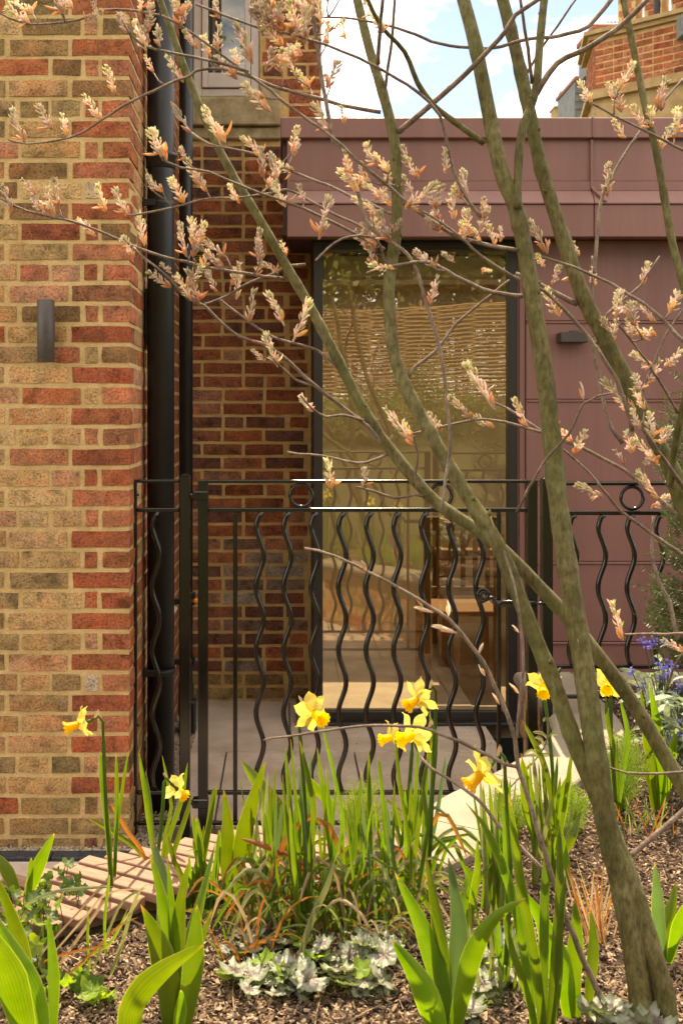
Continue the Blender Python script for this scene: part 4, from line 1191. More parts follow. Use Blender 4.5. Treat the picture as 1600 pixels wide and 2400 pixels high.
cl(800, 0, 1.96, [(20, 180, -5, 90), (150, 80, 100, -10), (190, 150, 150, 70), (15, 570, -5, 480), (310, 770, 270, 660), (350, 825, 290, 710), (480, 800, 480, 670), (270, 880, 200, 810), (240, 950, 95, 830), (170, 970, 40, 905), (290, 960, 450, 830), (430, 960, 465, 840), (225, 1115, 165, 960), (150, 1130, 150, 1020), (550, 915, 530, 835), (515, 1010, 500, 880), (650, 1005, 655, 900), (450, 1060, 385, 1000), (565, 1100, 550, 1010), (640, 1110, 595, 1040), (700, 1130, 675, 1025), (945, 1165, 855, 1000), (1150, 480, 1085, 370), (1285, 515, 1245, 380), (1305, 635, 1240, 545), (1385, 585, 1330, 475), (1415, 600, 1415, 480), (1465, 510, 1495, 365), (1540, 610, 1540, 490), (1465, 690, 1510, 570), (1220, 905, 1225, 740), (1085, 1180, 1065, 1105), (730, 1110, 725, 1040)])
cl(0, 600, 1.96, [(785, 145, 675, 65), (880, 205, 805, 80), (915, 225, 860, 50), (1000, 175, 945, 50), (1085, 200, 1100, 45), (1180, 90, 1205, -10), (1140, 305, 1170, 145), (1305, 320, 1225, 155), (1345, 395, 1430, 190), (1215, 485, 1155, 425), (1275, 510, 1215, 345), (1435, 715, 1375, 635), (1525, 1070, 1500, 925), (930, 60, 960, -30)])
cl(800, 600, 1.96, [(240, 60, 120, 40), (405, 230, 440, 85), (700, 705, 565, 475), (855, 785, 785, 645), (600, 755, 485, 635), (700, 790, 600, 735), (335, 870, 195, 690), (320, 830, 280, 750), (460, 810, 390, 715), (930, 50, 895, -10), (965, 130, 1005, 35), (1160, 140, 1150, 45), (1000, 280, 930, 145), (1375, 135, 1410, 20), (1445, 305, 1350, 205), (1245, 390, 1195, 275), (1235, 400, 1260, 285), (1330, 375, 1315, 275), (1445, 370, 1305, 310), (1430, 515, 1325, 440), (1395, 600, 1470, 475), (1480, 510, 1570, 430), (1355, 735, 1195, 555), (985, 800, 960, 690), (1065, 910, 1125, 795), (1060, 855, 965, 770), (1300, 960, 1255, 885), (1340, 910, 1305, 795), (1450, 960, 1345, 830), (1200, 1110, 1065, 1045), (1460, 1120, 1350, 980), (100, 1065, 110, 965), (1420, 1160, 1510, 1095), (520, 30, 460, -20), (640, 60, 690, 70)])
cl(800, 1200, 1.96, [(1290, 590, 1240, 400), (1568, 640, 1470, 580)])
cl(800, 1200, 1.96, [(505, 50, 450, 30), (420, 462, 330, 438), (530, 556, 410, 525), (490, 480, 485, 405), (625, 665, 650, 600), (660, 755, 630, 698), (725, 885, 690, 830), (815, 835, 770, 788), (820, 390, 810, 320), (815, 555, 780, 520), (115, 275, 88, 225), (1110, 660, 1090, 580)], True)
cl(800, 600, 1.96, [(1110, 660, 1090, 575), (660, 640, 705, 590), (1010, 110, 1085, 100)], True)

# denser sprays where the photograph shows them
for cx_, cy_, n_c, sx_, sy_ in ((690, 50, 20, 60, 45), (120, 40, 4, 70, 30), (120, 480, 5, 70, 30), (430, 420, 5, 60, 50), (640, 400, 5, 50, 40), (900, 440, 9, 50, 35), (760, 170, 5, 40, 60), (880, 590, 8, 30, 40), (1080, 560, 7, 60, 40), (470, 640, 7, 45, 30), (560, 210, 5, 50, 40), (1490, 1050, 6, 40, 40), (600, 640, 4, 40, 30), (330, 60, 5, 60, 30), (1480, 800, 5, 60, 50), (1480, 270, 4, 50, 30)):
    for k in range(n_c):
        x_, y_ = cx_ + rt.gauss(0, sx_), cy_ + rt.gauss(0, sy_)
        b_ = None
        for L in LINES[8:]:
            for (qa, qb, qd) in L:
                q = math.hypot(qa - x_, qb - y_)
                if b_ is None or q < b_[0]: b_ = (q, qa, qb)
        ln_ = rt.uniform(34, 80); a_ = rt.gauss(-.25, .5)
        st_ = rt.uniform(12, 46); sa_ = a_ + rt.uniform(-.7, .7)
        ex_, ey_ = b_[1] + st_ * math.sin(sa_), b_[2] - st_ * math.cos(sa_)
        limb('twig', [(b_[1], b_[2]), ((b_[1] + ex_) / 2 + rt.uniform(-3, 3), (b_[2] + ey_) / 2 + 3), (ex_, ey_)], 4.6, 3.2, mat='twig', n=5, drift=.02)
        cluster(ex_, ey_, ex_ + ln_ * math.sin(a_), ey_ - ln_ * math.cos(a_))

# ================================================================== PLANTS IN THE BED
rp_ = random.Random(77)
def depth_for(ybase, z=SOIL_Z): return F * (CAMZ - z) / (ybase - VY)
VIEW = Vector((0, -1, 0))
def blade(name, pts3, W, mat, parent, prof='strap', fold=.25, yaw=0.0, n=12, twist=0.0):
    """a leaf: strip with a channelled middle, along pts3"""
    L = smooth_line(pts3, max(.004, sum((b - a).length for a, b in zip(pts3[:-1], pts3[1:])) / n))
    m = len(L); v = []; f = []
    for i, p in enumerate(L):
        t = (L[min(i + 1, m - 1)] - L[max(i - 1, 0)]).normalized()
        u = i / (m - 1)
        nn = Quaternion(t, yaw + twist * u) @ (VIEW - t * VIEW.dot(t)).normalized()
        s_ = t.cross(nn).normalized()
        if prof == 'tulip': w = W * (.42 + .58 * math.sin(min(1, u * 1.25 + .02) * PI * .62)) * (1 - max(0, u - .55) / .45) ** .75 if u > .55 else W * (.42 + .58 * math.sin(min(1, u * 1.25 + .02) * PI * .62))
        else: w = W * (.75 + .25 * math.sin(u * PI)) * (1 if u < .8 else max(.03, (1 - (u - .8) / .2) ** .6))
        w = max(w, W * .03)
        for k, off in enumerate((-1, -.5, 0, .5, 1)):
            v.append(p + s_ * (w * .5 * off) + nn * (w * fold * (off * off - .4)) * (-1))
    for i in range(m - 1):
        for k in range(4): f.append((i * 5 + k, i * 5 + k + 1, (i + 1) * 5 + k + 1, (i + 1) * 5 + k))
    me = mesh(name, v, f, M[mat], True)
    at = me.attributes.new('across', 'FLOAT', 'POINT')
    at.data.foreach_set('value', [(-1, -.5, 0, .5, 1)[i % 5] for i in range(len(v))])
    al = me.attributes.new('along', 'FLOAT', 'POINT')
    al.data.foreach_set('value', [(i // 5) / (m - 1) for i in range(len(v))])
    return link(name, me, parent)

def px_blade(parent, pts, w, mat, d, dtip=None, prof='strap', name='leaf', **k):
    """leaf traced through photo pixels; depth runs from d to dtip"""
    dtip = d + rp_.uniform(-.10, .06) if dtip is None else dtip
    n = len(pts)
    wp = [P(x, y, d + (dtip - d) * i / (n - 1)) for i, (x, y) in enumerate(pts)]
    k.setdefault('yaw', rp_.uniform(-.45, .45)); k.setdefault('twist', rp_.uniform(-.5, .5))
    return blade(name, wp, w * d / F, mat, parent, prof, **k)

def clump(name, label, cat, base, group=None):
    d = depth_for(base[1]); p = P(base[0], base[1], d)
    e = empty(name, p); tag(e, label, cat, group); return e, d

TG = 'tulip leaf clumps'
# front left
c, d = clump('tulip_plant', 'broad tulip leaves at the bottom left corner', 'plant', (95, 2480), TG)
px_blade(c, [(100, 2480), (85, 2380), (50, 2290), (-5, 2170), (-30, 2120)], 78, 'tulip', d, d - .1, 'tulip', yaw=.35, twist=.2)
px_blade(c, [(118, 2480), (122, 2380), (122, 2260), (112, 2143)], 40, 'tulip', d, d + .03, 'tulip', yaw=-.7, twist=.3)
px_blade(c, [(70, 2480), (40, 2360), (0, 2240), (-60, 2140)], 80, 'tulip', d - .05, d - .2, 'tulip', yaw=.1)
px_blade(c, [(90, 2480), (60, 2330), (40, 2200), (-20, 2030)], 55, 'tulip', d + .1, d + .1, 'tulip', yaw=-.5)
c, d = clump('tulip_plant', 'tulip leaves standing before the seat slats at far left', 'plant', (60, 2150), TG)
px_blade(c, [(60, 2140), (72, 2080), (95, 2020), (128, 1952)], 32, 'tulip', d, None, 'tulip'); px_blade(c, [(50, 2150), (30, 2080), (0, 2020), (-40, 1990)], 38, 'tulip', d, None, 'tulip'); px_blade(c, [(62, 2145), (70, 2080), (74, 2010)], 14, 'narrow', d)
# centre left: big clump
c, d = clump('tulip_plant', 'tall tulip clump left of centre with one leaf arching right', 'plant', (395, 2420), TG)
px_blade(c, [(340, 2480), (310, 2400), (340, 2330), (400, 2270), (478, 2214)], 78, 'tulip', d - .12, d - .2, 'tulip', yaw=.5, fold=.4, twist=.1, n=16)
px_blade(c, [(400, 2440), (395, 2330), (375, 2230), (345, 2150), (330, 2120)], 62, 'tulip', d, d - .02, 'tulip', yaw=.2)
px_blade(c, [(405, 2430), (400, 2250), (375, 2090), (350, 2000)], 46, 'tulip', d + .03, d + .05, 'tulip', yaw=-.3)
px_blade(c, [(400, 2430), (395, 2230), (385, 2080), (356, 1964)], 50, 'blue_leaf', d + .06, d + .1, 'tulip', yaw=.5)
px_blade(c, [(410, 2430), (410, 2250), (400, 2120), (392, 2010)], 34, 'tulip', d + .02, d + .04, 'tulip')
px_blade(c, [(410, 2430), (415, 2240), (425, 2110), (446, 2010)], 44, 'tulip', d + .03, d + .03, 'tulip', yaw=.4)
px_blade(c, [(415, 2430), (430, 2260), (465, 2120), (505, 1975)], 42, 'tulip', d + .02, d + .1, 'tulip', yaw=-.5)
px_blade(c, [(415, 2440), (430, 2330), (470, 2220), (498, 2130)], 50, 'tulip', d, d + .02, 'tulip', yaw=.6)
px_blade(c, [(420, 2450), (440, 2350), (455, 2240), (462, 2120)], 52, 'tulip', d - .02, d - .02, 'tulip', yaw=-.2)
px_blade(c, [(400, 2450), (420, 2400), (425, 2340), (424, 2320)], 30, 'tulip', d - .05, d - .08, 'tulip')
# behind: pair crossing
c, d = clump('tulip_plant', 'two tulip leaves crossing in front of the gate foot', 'plant', (560, 2130), TG)
px_blade(c, [(540, 2130), (530, 2020), (532, 1930), (524, 1850)], 38, 'tulip', d, d, 'tulip'); px_blade(c, [(555, 2130), (562, 2010), (588, 1900), (621, 1785)], 42, 'tulip', d, d - .05, 'tulip', yaw=.3)
px_blade(c, [(700, 2110), (675, 2000), (635, 1890), (566, 1783)], 64, 'tulip', d - .05, d + .1, 'tulip', yaw=-.2); px_blade(c, [(705, 2110), (690, 2000), (665, 1930), (655, 1875)], 40, 'tulip', d, d + .05, 'tulip', yaw=.6)
px_blade(c, [(700, 2110), (712, 1990), (712, 1880), (728, 1840), (765, 1880), (770, 1960)], 40, 'tulip', d - .02, d, 'strap', yaw=.3)
# centre right
c, d = clump('tulip_plant', 'fan of broad tulip leaves at bottom centre right', 'plant', (1040, 2450), TG)
px_blade(c, [(1040, 2480), (1020, 2380), (980, 2290), (918, 2203)], 66, 'tulip', d, d - .1, 'tulip', yaw=.3)
px_blade(c, [(1045, 2480), (1035, 2330), (990, 2180), (925, 2045)], 56, 'tulip', d + .03, d + .05, 'tulip', yaw=-.4)
px_blade(c, [(1048, 2480), (1045, 2320), (1025, 2150), (998, 2005)], 46, 'tulip', d + .05, d + .08, 'tulip', yaw=.5)
px_blade(c, [(1050, 2480), (1064, 2330), (1075, 2170), (1050, 2010)], 46, 'blue_leaf', d + .05, d + .06, 'tulip', yaw=-.1)
px_blade(c, [(1052, 2480), (1080, 2340), (1110, 2230), (1160, 2150), (1232, 2105)], 48, 'tulip', d, d - .1, 'tulip', yaw=-.4)
px_blade(c, [(1050, 2480), (1042, 2380), (1040, 2260), (1010, 2120)], 40, 'tulip', d + .04, d + .04, 'tulip')
c, d = clump('tulip_plant', 'tulip leaves beside the coping stones and dwarf fennel', 'plant', (1300, 2030), TG)
px_blade(c, [(1295, 2030), (1260, 1950), (1235, 1860), (1222, 1775)], 46, 'tulip', d, None, 'tulip'); px_blade(c, [(1305, 2030), (1300, 1950), (1315, 1880), (1338, 1808)], 48, 'tulip', d, None, 'tulip', yaw=.3); px_blade(c, [(1305, 2030), (1345, 1960), (1352, 1930), (1360, 1900)], 36, 'tulip', d, None, 'tulip')
px_blade(c, [(1300, 2040), (1310, 2150), (1320, 2030), (1300, 1900)], 34, 'tulip', d - .1, d - .1, 'tulip')
c, d = clump('tulip_plant', 'short tulip leaves in open soil right of centre', 'plant', (1095, 2190), TG)
px_blade(c, [(1095, 2190), (1090, 2120), (1100, 2060), (1080, 2020)], 34, 'tulip', d, None, 'tulip'); px_blade(c, [(1100, 2190), (1110, 2110), (1120, 2040), (1118, 1960)], 26, 'tulip', d, None, 'tulip'); px_blade(c, [(1100, 2190), (1105, 2100), (1130, 2050), (1155, 2020)], 28, 'tulip', d, None, 'tulip')
c, d = clump('tulip_plant', 'broad tulip leaves right of the trunks at the frame edge', 'plant', (1565, 2250), TG)
px_blade(c, [(1555, 2250), (1545, 2160), (1540, 2090), (1533, 2020)], 34, 'blue_leaf', d, None, 'tulip'); px_blade(c, [(1560, 2250), (1560, 2170), (1575, 2110), (1582, 2065)], 36, 'tulip', d, None, 'tulip'); px_blade(c, [(1570, 2260), (1585, 2200), (1600, 2150), (1625, 2090)], 40, 'tulip', d, None, 'tulip')
c, d = clump('tulip_plant', 'tulip leaves under the blue-flowered lungwort', 'plant', (1540, 1900), TG)
for q in ([(1540, 1900), (1530, 1800), (1515, 1720), (1500, 1612)], [(1545, 1900), (1548, 1800), (1540, 1700), (1520, 1600)], [(1550, 1900), (1565, 1820), (1575, 1760), (1582, 1710)], [(1535, 1900), (1525, 1830), (1520, 1760), (1525, 1700)]): px_blade(c, q, 26, 'tulip', d, None, 'tulip')
c, d = clump('tulip_plant', 'broad-leaved tulip growing between sucker and main trunk', 'plant', (1345, 2390), TG)
px_blade(c, [(1335, 2390), (1330, 2300), (1310, 2220), (1285, 2190)], 62, 'tulip', d, None, 'tulip'); px_blade(c, [(1350, 2390), (1345, 2280), (1350, 2180), (1345, 2110)], 40, 'tulip', d, None, 'tulip'); px_blade(c, [(1375, 2380), (1385, 2280), (1390, 2200), (1382, 2130)], 28, 'tulip', d, None, 'tulip')
px_blade(c, [(1325, 2390), (1300, 2270), (1270, 2160), (1215, 2080)], 48, 'tulip', d + .1, None, 'tulip')

# narrow strap leaves
SG = 'strap-leaved bulb clumps'
c, d = clump('bulb_plant', 'tall narrow bulb leaves in front of the sucker stem', 'plant', (1275, 2440), SG)
for q, w in (([(1255, 2440), (1230, 2250), (1195, 2080), (1130, 1930), (1090, 1880)], 22), ([(1275, 2440), (1250, 2250), (1215, 2060), (1190, 1860)], 26), ([(1270, 2440), (1275, 2250), (1278, 2080), (1290, 1960)], 24), ([(1285, 2440), (1300, 2250), (1312, 2080), (1310, 1930)], 22), ([(1262, 2440), (1235, 2330), (1200, 2230), (1178, 2140)], 18), ([(1290, 2440), (1310, 2300), (1312, 2180), (1325, 2050)], 18)):
    px_blade(c, q, w, 'narrow', d, None, fold=.35)
c, d = clump('bulb_plant', 'three upright bulb leaves against the left brick wall', 'plant', (262, 2110), SG)
for q, w in (([(262, 2100), (255, 1960), (242, 1850), (236, 1760)], 14), ([(266, 2100), (272, 1960), (274, 1850), (272, 1762)], 10), ([(268, 2100), (274, 1960), (288, 1850), (302, 1758)], 9)):
    px_blade(c, q, w, 'narrow', d, d, fold=.3)
c, d = clump('bulb_plant', 'bulb leaves rising beside the fat pipe foot', 'plant', (370, 2060), SG)
for q, w in (([(372, 2060), (352, 1940), (340, 1850), (326, 1762)], 12), ([(365, 2060), (358, 1960), (352, 1880), (342, 1808)], 10), ([(380, 2060), (398, 1960), (425, 1880), (440, 1788)], 12), ([(375, 2060), (388, 1950), (402, 1890), (380, 1770)], 8), ([(385, 2060), (420, 1960), (440, 1900), (448, 1862)], 12), ([(360, 2070), (330, 2000), (280, 1960), (206, 1916)], 11)):
    px_blade(c, q, w, 'narrow', d, None)
px_blade(c, [(350, 2060), (335, 2000), (300, 1950), (258, 1880)], 10, 'dry_leaf', d, None)
c, d = clump('bulb_plant', 'clump of bulb leaves before the gate stile', 'plant', (470, 2130), SG)
for k in range(14):
    bx = 470 + rp_.uniform(-40, 40); tx = bx + rp_.uniform(-45, 70); ty = rp_.uniform(1830, 2000)
    px_blade(c, [(bx, 2130), (bx + (tx - bx) * .25, 2050), (bx + (tx - bx) * .6, (2130 + ty) / 2 - 20), (tx, ty)], rp_.uniform(9, 15), 'narrow', d, None)
# the big tangle in the middle
specs = [('bulb_plant', 'dense tangle of bulb leaves left of the centre daffodils', (690, 2190), 40, 70), ('bulb_plant', 'dense tangle of bulb leaves under the centre daffodils', (800, 2180), 48, 84), ('bulb_plant', 'dense tangle of bulb leaves right of the centre daffodils', (890, 2160), 46, 70), ('bulb_plant', 'upright bulb leaves in front of the pale coping', (980, 2080), 22, 30)]
for nm, lab, base, cnt, sp in specs:
    c, d = clump(nm, lab, 'plant', base, SG)
    for k in range(cnt):
        bx = base[0] + rp_.gauss(0, sp * .6); by = base[1] + rp_.uniform(-40, 20); dd = depth_for(by)
        r = rp_.random()
        if r < .50:
            tx = bx + rp_.uniform(-55, 55); ty = rp_.uniform(1730, 1960)
            q = [(bx, by), (bx + (tx - bx) * .2, by - 90), (bx + (tx - bx) * .55, (by + ty) / 2 - 20), (tx, ty)]
            px_blade(c, q, rp_.uniform(6, 12.5), 'narrow' if rp_.random() < .85 else 'blue_leaf', dd, None)
        else:
            s_ = rp_.choice((-1, 1)); ln = rp_.uniform(90, 190); top = by - rp_.uniform(70, 190)
            q = [(bx, by), (bx + s_ * ln * .25, top + 30), (bx + s_ * ln * .6, top), (bx + s_ * ln, top + rp_.uniform(20, 130))]
            px_blade(c, q, rp_.uniform(7, 12), rp_.choice(['narrow', 'narrow', 'narrow', 'pale_leaf', 'pale_leaf', 'dry_leaf', 'straw']), dd, None)
    if cnt == 40:
        px_blade(c, [(800, 2000), (770, 1935), (725, 1915), (680, 1950), (640, 2040), (620, 2120)], 15, 'dry_leaf', d, d, twist=.2); px_blade(c, [(760, 2080), (700, 2020), (640, 1990), (562, 1964)], 14, 'dry_leaf', d, d)
        px_blade(c, [(700, 2250), (730, 2160), (770, 2070), (785, 2010)], 16, 'pale_leaf', d - .15, d - .1)
        px_blade(c, [(640, 2180), (690, 2140), (760, 2100), (880, 2040)], 12, 'dry_leaf', d, d)
for lab, base, cnt, sp in (('loose green and straw blades behind the coral bells, left', (600, 2170), 34, 60), ('loose green and straw blades behind the coral bells, right', (900, 2230), 30, 60), ('short young blades between tulip clump and centre tangle', (560, 2240), 20, 40)):
    c, d = clump('grass_tuft', lab, 'grass', base)
    for k in range(cnt):
        bx = base[0] + rp_.gauss(0, sp); by = base[1] + rp_.uniform(-30, 20); dd = depth_for(by); s_ = rp_.choice((-1, 1)); ln = rp_.uniform(20, 150); hh = rp_.uniform(40, 170)
        px_blade(c, [(bx, by), (bx + s_ * ln * .3, by - hh * .7), (bx + s_ * ln * .7, by - hh), (bx + s_ * ln, by - hh * rp_.uniform(.5, 1.05))], rp_.uniform(3.5, 8), rp_.choice(['narrow', 'narrow', 'pale_leaf', 'straw', 'dry_leaf']), dd, None)
for lab, base, cnt, sp, ty0, ty1 in (('upright fine bulb leaves left of the sucker stem', (1150, 2150), 22, 40, 1800, 1990), ('upright fine bulb leaves between trunk and coping', (1270, 2060), 16, 36, 1730, 1900), ('upright fine bulb leaves low in the open mulch, centre right', (1190, 2330), 18, 60, 2060, 2230), ('upright fine bulb leaves near the seat end', (620, 2120), 22, 50, 1790, 1960)):
    c, d = clump('bulb_plant', lab, 'plant', base, SG)
    for k in range(cnt):
        bx = base[0] + rp_.gauss(0, sp * .6); by = base[1] + rp_.uniform(-25, 20); tx = bx + rp_.uniform(-50, 50); ty = rp_.uniform(ty0, ty1)
        px_blade(c, [(bx, by), (bx + (tx - bx) * .2, by - 80), (bx + (tx - bx) * .55, (by + ty) / 2 - 15), (tx, ty)], rp_.uniform(6, 12), 'narrow' if rp_.random() < .85 else 'pale_leaf', depth_for(by), None)
# pale grass over the soil at left
c, d = clump('grass_tuft', 'arching pale and straw grass tuft over bare soil, left', 'grass', (300, 2290))
for q, w, m_ in (([(260, 2285), (290, 2200), (310, 2130), (330, 2085), (348, 2070)], 9, 'pale_leaf'), ([(215, 2280), (255, 2180), (290, 2110), (345, 2080)], 7, 'pale_leaf'), ([(130, 2230), (200, 2150), (250, 2095), (335, 2082)], 6, 'straw'), ([(60, 2120), (130, 2090), (190, 2082), (270, 2078)], 7, 'pale_leaf'), ([(140, 2260), (190, 2190), (240, 2120), (260, 2095)], 8, 'straw'), ([(75, 2270), (110, 2220), (200, 2120), (240, 2070)], 5, 'straw'), ([(160, 2285), (220, 2230), (280, 2170), (325, 2150)], 6, 'dry_leaf'), ([(85, 2260), (140, 2240), (200, 2225), (255, 2215)], 6, 'dry_leaf'), ([(210, 2270), (205, 2200), (206, 2160), (203, 2118)], 9, 'narrow'), ([(250, 2240), (245, 2170), (252, 2090), (258, 2050)], 8, 'narrow'), ([(170, 2290), (210, 2240), (260, 2210), (300, 2130)], 6, 'narrow'), ([(230, 2290), (250, 2230), (290, 2160), (335, 2100)], 6, 'straw')):
    px_blade(c, q, w, m_, d + rp_.uniform(-.1, .1), None, fold=.2)
c, d = clump('grass_tuft', 'dead russet grass tuft beside the main trunk', 'grass', (1400, 2210))
for k in range(34):
    bx = 1400 + rp_.gauss(0, 14); tx = bx + rp_.uniform(-70, 50); ty = rp_.uniform(2010, 2120)
    px_blade(c, [(bx, 2210), (bx + (tx - bx) * .3, 2160), (tx, ty)], rp_.uniform(2.5, 5), rp_.choice(['dry_leaf', 'straw', 'straw']), d + rp_.uniform(-.06, .06), None)
c, d = clump('grass_tuft', 'small wispy yellow grass right of the trunk', 'grass', (1510, 1960))
for k in range(26):
    bx = 1510 + rp_.gauss(0, 40); tx = bx + rp_.uniform(-40, 40)
    px_blade(c, [(bx, 1960), (bx + (tx - bx) * .3, 1930), (tx, rp_.uniform(1850, 1910))], rp_.uniform(2, 4), rp_.choice(['dry_leaf', 'pale_leaf', 'narrow']), d + rp_.uniform(-.2, .2), None)

# ------------------------------------------------------------------ daffodils
def petal_mesh(seed):
    r = random.Random(seed); n = 7; v = []; f = []
    for i in range(n + 1):
        u = i / n
        w = .0145 * math.sin(min(1, u * .9 + .12) * PI) ** .7 * (1 if u < .7 else (1 - ((u - .7) / .3) ** 2 * .9))
        x = .006 + .040 * u
        b = -.006 * u + .007 * u * u * r.uniform(.2, 1.2)
        for k in (-1, -.5, 0, .5, 1):
            v.append((x, w * k, b + .004 * abs(k) * (1 - u) + .0018 * math.sin(u * 9 + k * 2 + seed)))
    for i in range(n):
        for k in range(4): f.append((i * 5 + k, i * 5 + k + 1, (i + 1) * 5 + k + 1, (i + 1) * 5 + k))
    return mesh('petal', v, f, M['petal'], True)
def trumpet_mesh(seed):
    n = 36; v = []; f = []
    prof = [(.0065, 0), (.0085, .006), (.0095, .014), (.0105, .022), (.0125, .028), (.0155, .032)]
    for i, (r0, h) in enumerate(prof):
        for k in range(n):
            a = 2 * PI * k / n
            fr = max(0, i - 3) / 2
            rr = r0 * (1 + fr * .13 * math.sin(a * 12 + seed)); hh = h + fr * .0022 * math.sin(a * 12 + 1.3 + seed) + .0006 * math.sin(a * 6)
            v.append((rr * math.cos(a), rr * math.sin(a), hh))
    for i in range(len(prof) - 1):
        for k in range(n): f.append((i * n + k, i * n + (k + 1) % n, (i + 1) * n + (k + 1) % n, (i + 1) * n + k))
    f.append(list(range(n))[::-1])
    return mesh('trumpet', v, f, M['trumpet'], True)
PET = [petal_mesh(i) for i in range(4)]; TRU = [trumpet_mesh(i) for i in range(3)]
def daffodil(cx, cy, dep, axis, base, label, size=1.0, back=.25, leaves=(), sw=9):
    root_d = dep; bp = P(base[0], base[1], dep)
    t = empty('daffodil', bp); tag(t, label, 'flower', 'daffodils in the bed')
    c = P(cx, cy, dep); ax = Vector(axis).normalized()
    # ovary and tube behind the flower carry petals and trumpet
    mb = MB(); mb.lathe([(.0022, -.030), (.0042, -.026), (.0040, -.018), (.0030, -.014), (.0042, -.004), (.0062, .0)], (0, 0, 0), n=12)
    fl = link('flower', mesh('flower', mb.v, mb.f, M['narrow'], True), t)
    fl.matrix_parent_inverse = Matrix.Identity(4)
    fl.location = c - bp; fl.rotation_mode = 'QUATERNION'; fl.rotation_quaternion = ax.to_track_quat('Z', 'Y') @ Quaternion((0, 0, 1), rp_.uniform(0, 1)); fl.scale = (size,) * 3
    for k in range(6):
        o = link('petal', rp_.choice(PET), fl); o.matrix_parent_inverse = Matrix.Identity(4)
        o.rotation_euler = (0, back + rp_.uniform(-.18, .22) + (.08 if k % 2 else 0), k * PI / 3 + rp_.uniform(-.1, .1)); o.location = (0, 0, -.0015 * (k % 2))
        o.scale = (rp_.uniform(.92, 1.08), rp_.uniform(.85, 1.1), 1)
    o = link('trumpet', rp_.choice(TRU), fl); o.matrix_parent_inverse = Matrix.Identity(4)
    nb = c - ax * .030 * size
    up = Vector((0, 0, 1))
    hook = nb - ax * .016 * size + up * .004
    p3 = hook - ax * .010 * size - up * .016
    side = p3 - ax * .001 - up * .03
    mid = bp.lerp(side, .5) + Vector((rp_.uniform(-.01, .01), 0, 0))
    L = smooth_line([bp, mid, side, p3, hook, nb + ax * .003], .012)
    m_ = MB(); r_ = sw * .5 * dep / F; m_.tube(L, [r_ * (1 if i < len(L) * .8 else .72) for i in range(len(L))], 8); m_.obj('stem', M['narrow'], t, True)
    # papery spathe
    blade('spathe', [hook, hook + Vector((-.004, -.002, .012)) - ax * .004, hook + ax * .010 + Vector((0, -.003, -.004))], .007, 'straw', t, n=6)
    for q, w in leaves: px_blade(t, q, w, 'narrow', dep + .01, None, fold=.3)
    return t
daffodil(185, 1698, 2.42, (-.90, -.32, -.22), (262, 2080), 'daffodil facing left in front of the buff brick wall')
daffodil(416, 1850, 2.62, (.45, .35, -.55), (366, 2030), 'small daffodil seen from behind by the hinge post', .95)
daffodil(736, 1672, 2.35, (.50, -.82, -.18), (712, 2140), 'daffodil facing forward at picture centre above the gate bars', 1.12, leaves=(([(705, 2140), (690, 1980), (678, 1880), (668, 1745)], 11), ([(722, 2140), (728, 1990), (735, 1900), (702, 1735)], 14), ([(730, 2140), (800, 1960), (790, 1850), (752, 1690)], 9)))
daffodil(978, 1637, 2.48, (-.72, -.50, -.34), (1004, 2060), 'highest daffodil right of centre, facing down-left', 1.08, leaves=(([(1000, 2060), (1008, 1900), (1012, 1800), (1006, 1660)], 10),))
daffodil(918, 1728, 2.52, (-.86, -.35, -.10), (930, 2040), 'daffodil tucked behind its larger neighbour, facing left', .95)
daffodil(968, 1722, 2.36, (-.80, -.48, -.14), (980, 2080), 'larger daffodil of the touching pair, facing left', 1.15, leaves=(([(985, 2080), (1000, 1920), (990, 1850), (1012, 1740)], 11), ([(970, 2080), (955, 1950), (938, 1850), (925, 1715)], 10)))
daffodil(1128, 1812, 2.02, (-.74, -.34, -.52), (1185, 2260), 'big orange-trumpeted daffodil nearest the camera, drooping left', 1.12, .15, leaves=(([(1190, 2260), (1190, 2060), (1184, 1950), (1180, 1850)], 16),), sw=12)
daffodil(1272, 1606, 2.72, (-.20, -.84, -.46), (1300, 1960), 'daffodil half hidden behind the left stem', 1.10, leaves=(([(1300, 1960), (1290, 1860), (1270, 1780), (1225, 1690)], 14),))
daffodil(1424, 1604, 2.85, (-.36, -.86, -.22), (1442, 1880), 'daffodil right of the main trunk above the coping', 1.08, leaves=(([(1446, 1880), (1444, 1780), (1425, 1700), (1418, 1630)], 12), ([(1450, 1880), (1462, 1790), (1470, 1720), (1452, 1640)], 11)))
# ------------------------------------------------------------------ low lobed and crinkled plants
def lobed_mesh(seed, R, lobes, depth, mat, teeth=2, cup=.25):
    r = random.Random(seed); n = lobes * 6; v = [(0, 0, 0)]; f = []
    rings = 3
    for j in range(1, rings + 1):
        for i in range(n):
            a = 2 * PI * i / n
            e = 1 - depth * (.5 + .5 * math.cos(a * lobes + PI)) if j > 1 else 1 - depth * .4
            e *= 1 + .06 * math.sin(a * lobes * teeth) if j == rings else 1
            if abs(((a + PI) % (2 * PI)) - PI) < .28 and j > 1: e *= .45        # notch at the stalk
            rr = R * j / rings * e * r.uniform(.95, 1.05)
            v.append((rr * math.cos(a), rr * math.sin(a), cup * rr * (rr / R) * r.uniform(.4, 1.2) - .12 * R * abs(math.sin(a * lobes / 2)) * (j / rings) + r.uniform(-.03, .03) * R))
    for i in range(n): f.append((0, 1 + i, 1 + (i + 1) % n))
    for j in range(rings - 1):
        for i in range(n):
            a = 1 + j * n
            f.append((a + i, a + n + i, a + n + (i + 1) % n, a + (i + 1) % n))
    return mesh('leaf', v, f, M[mat], True)
HEU = [lobed_mesh(i, .036, 9, .24, 'silver', 3) for i in range(5)]
GEU = [lobed_mesh(50 + i, .022, 5, .25, 'geum', 3, .4) for i in range(5)]
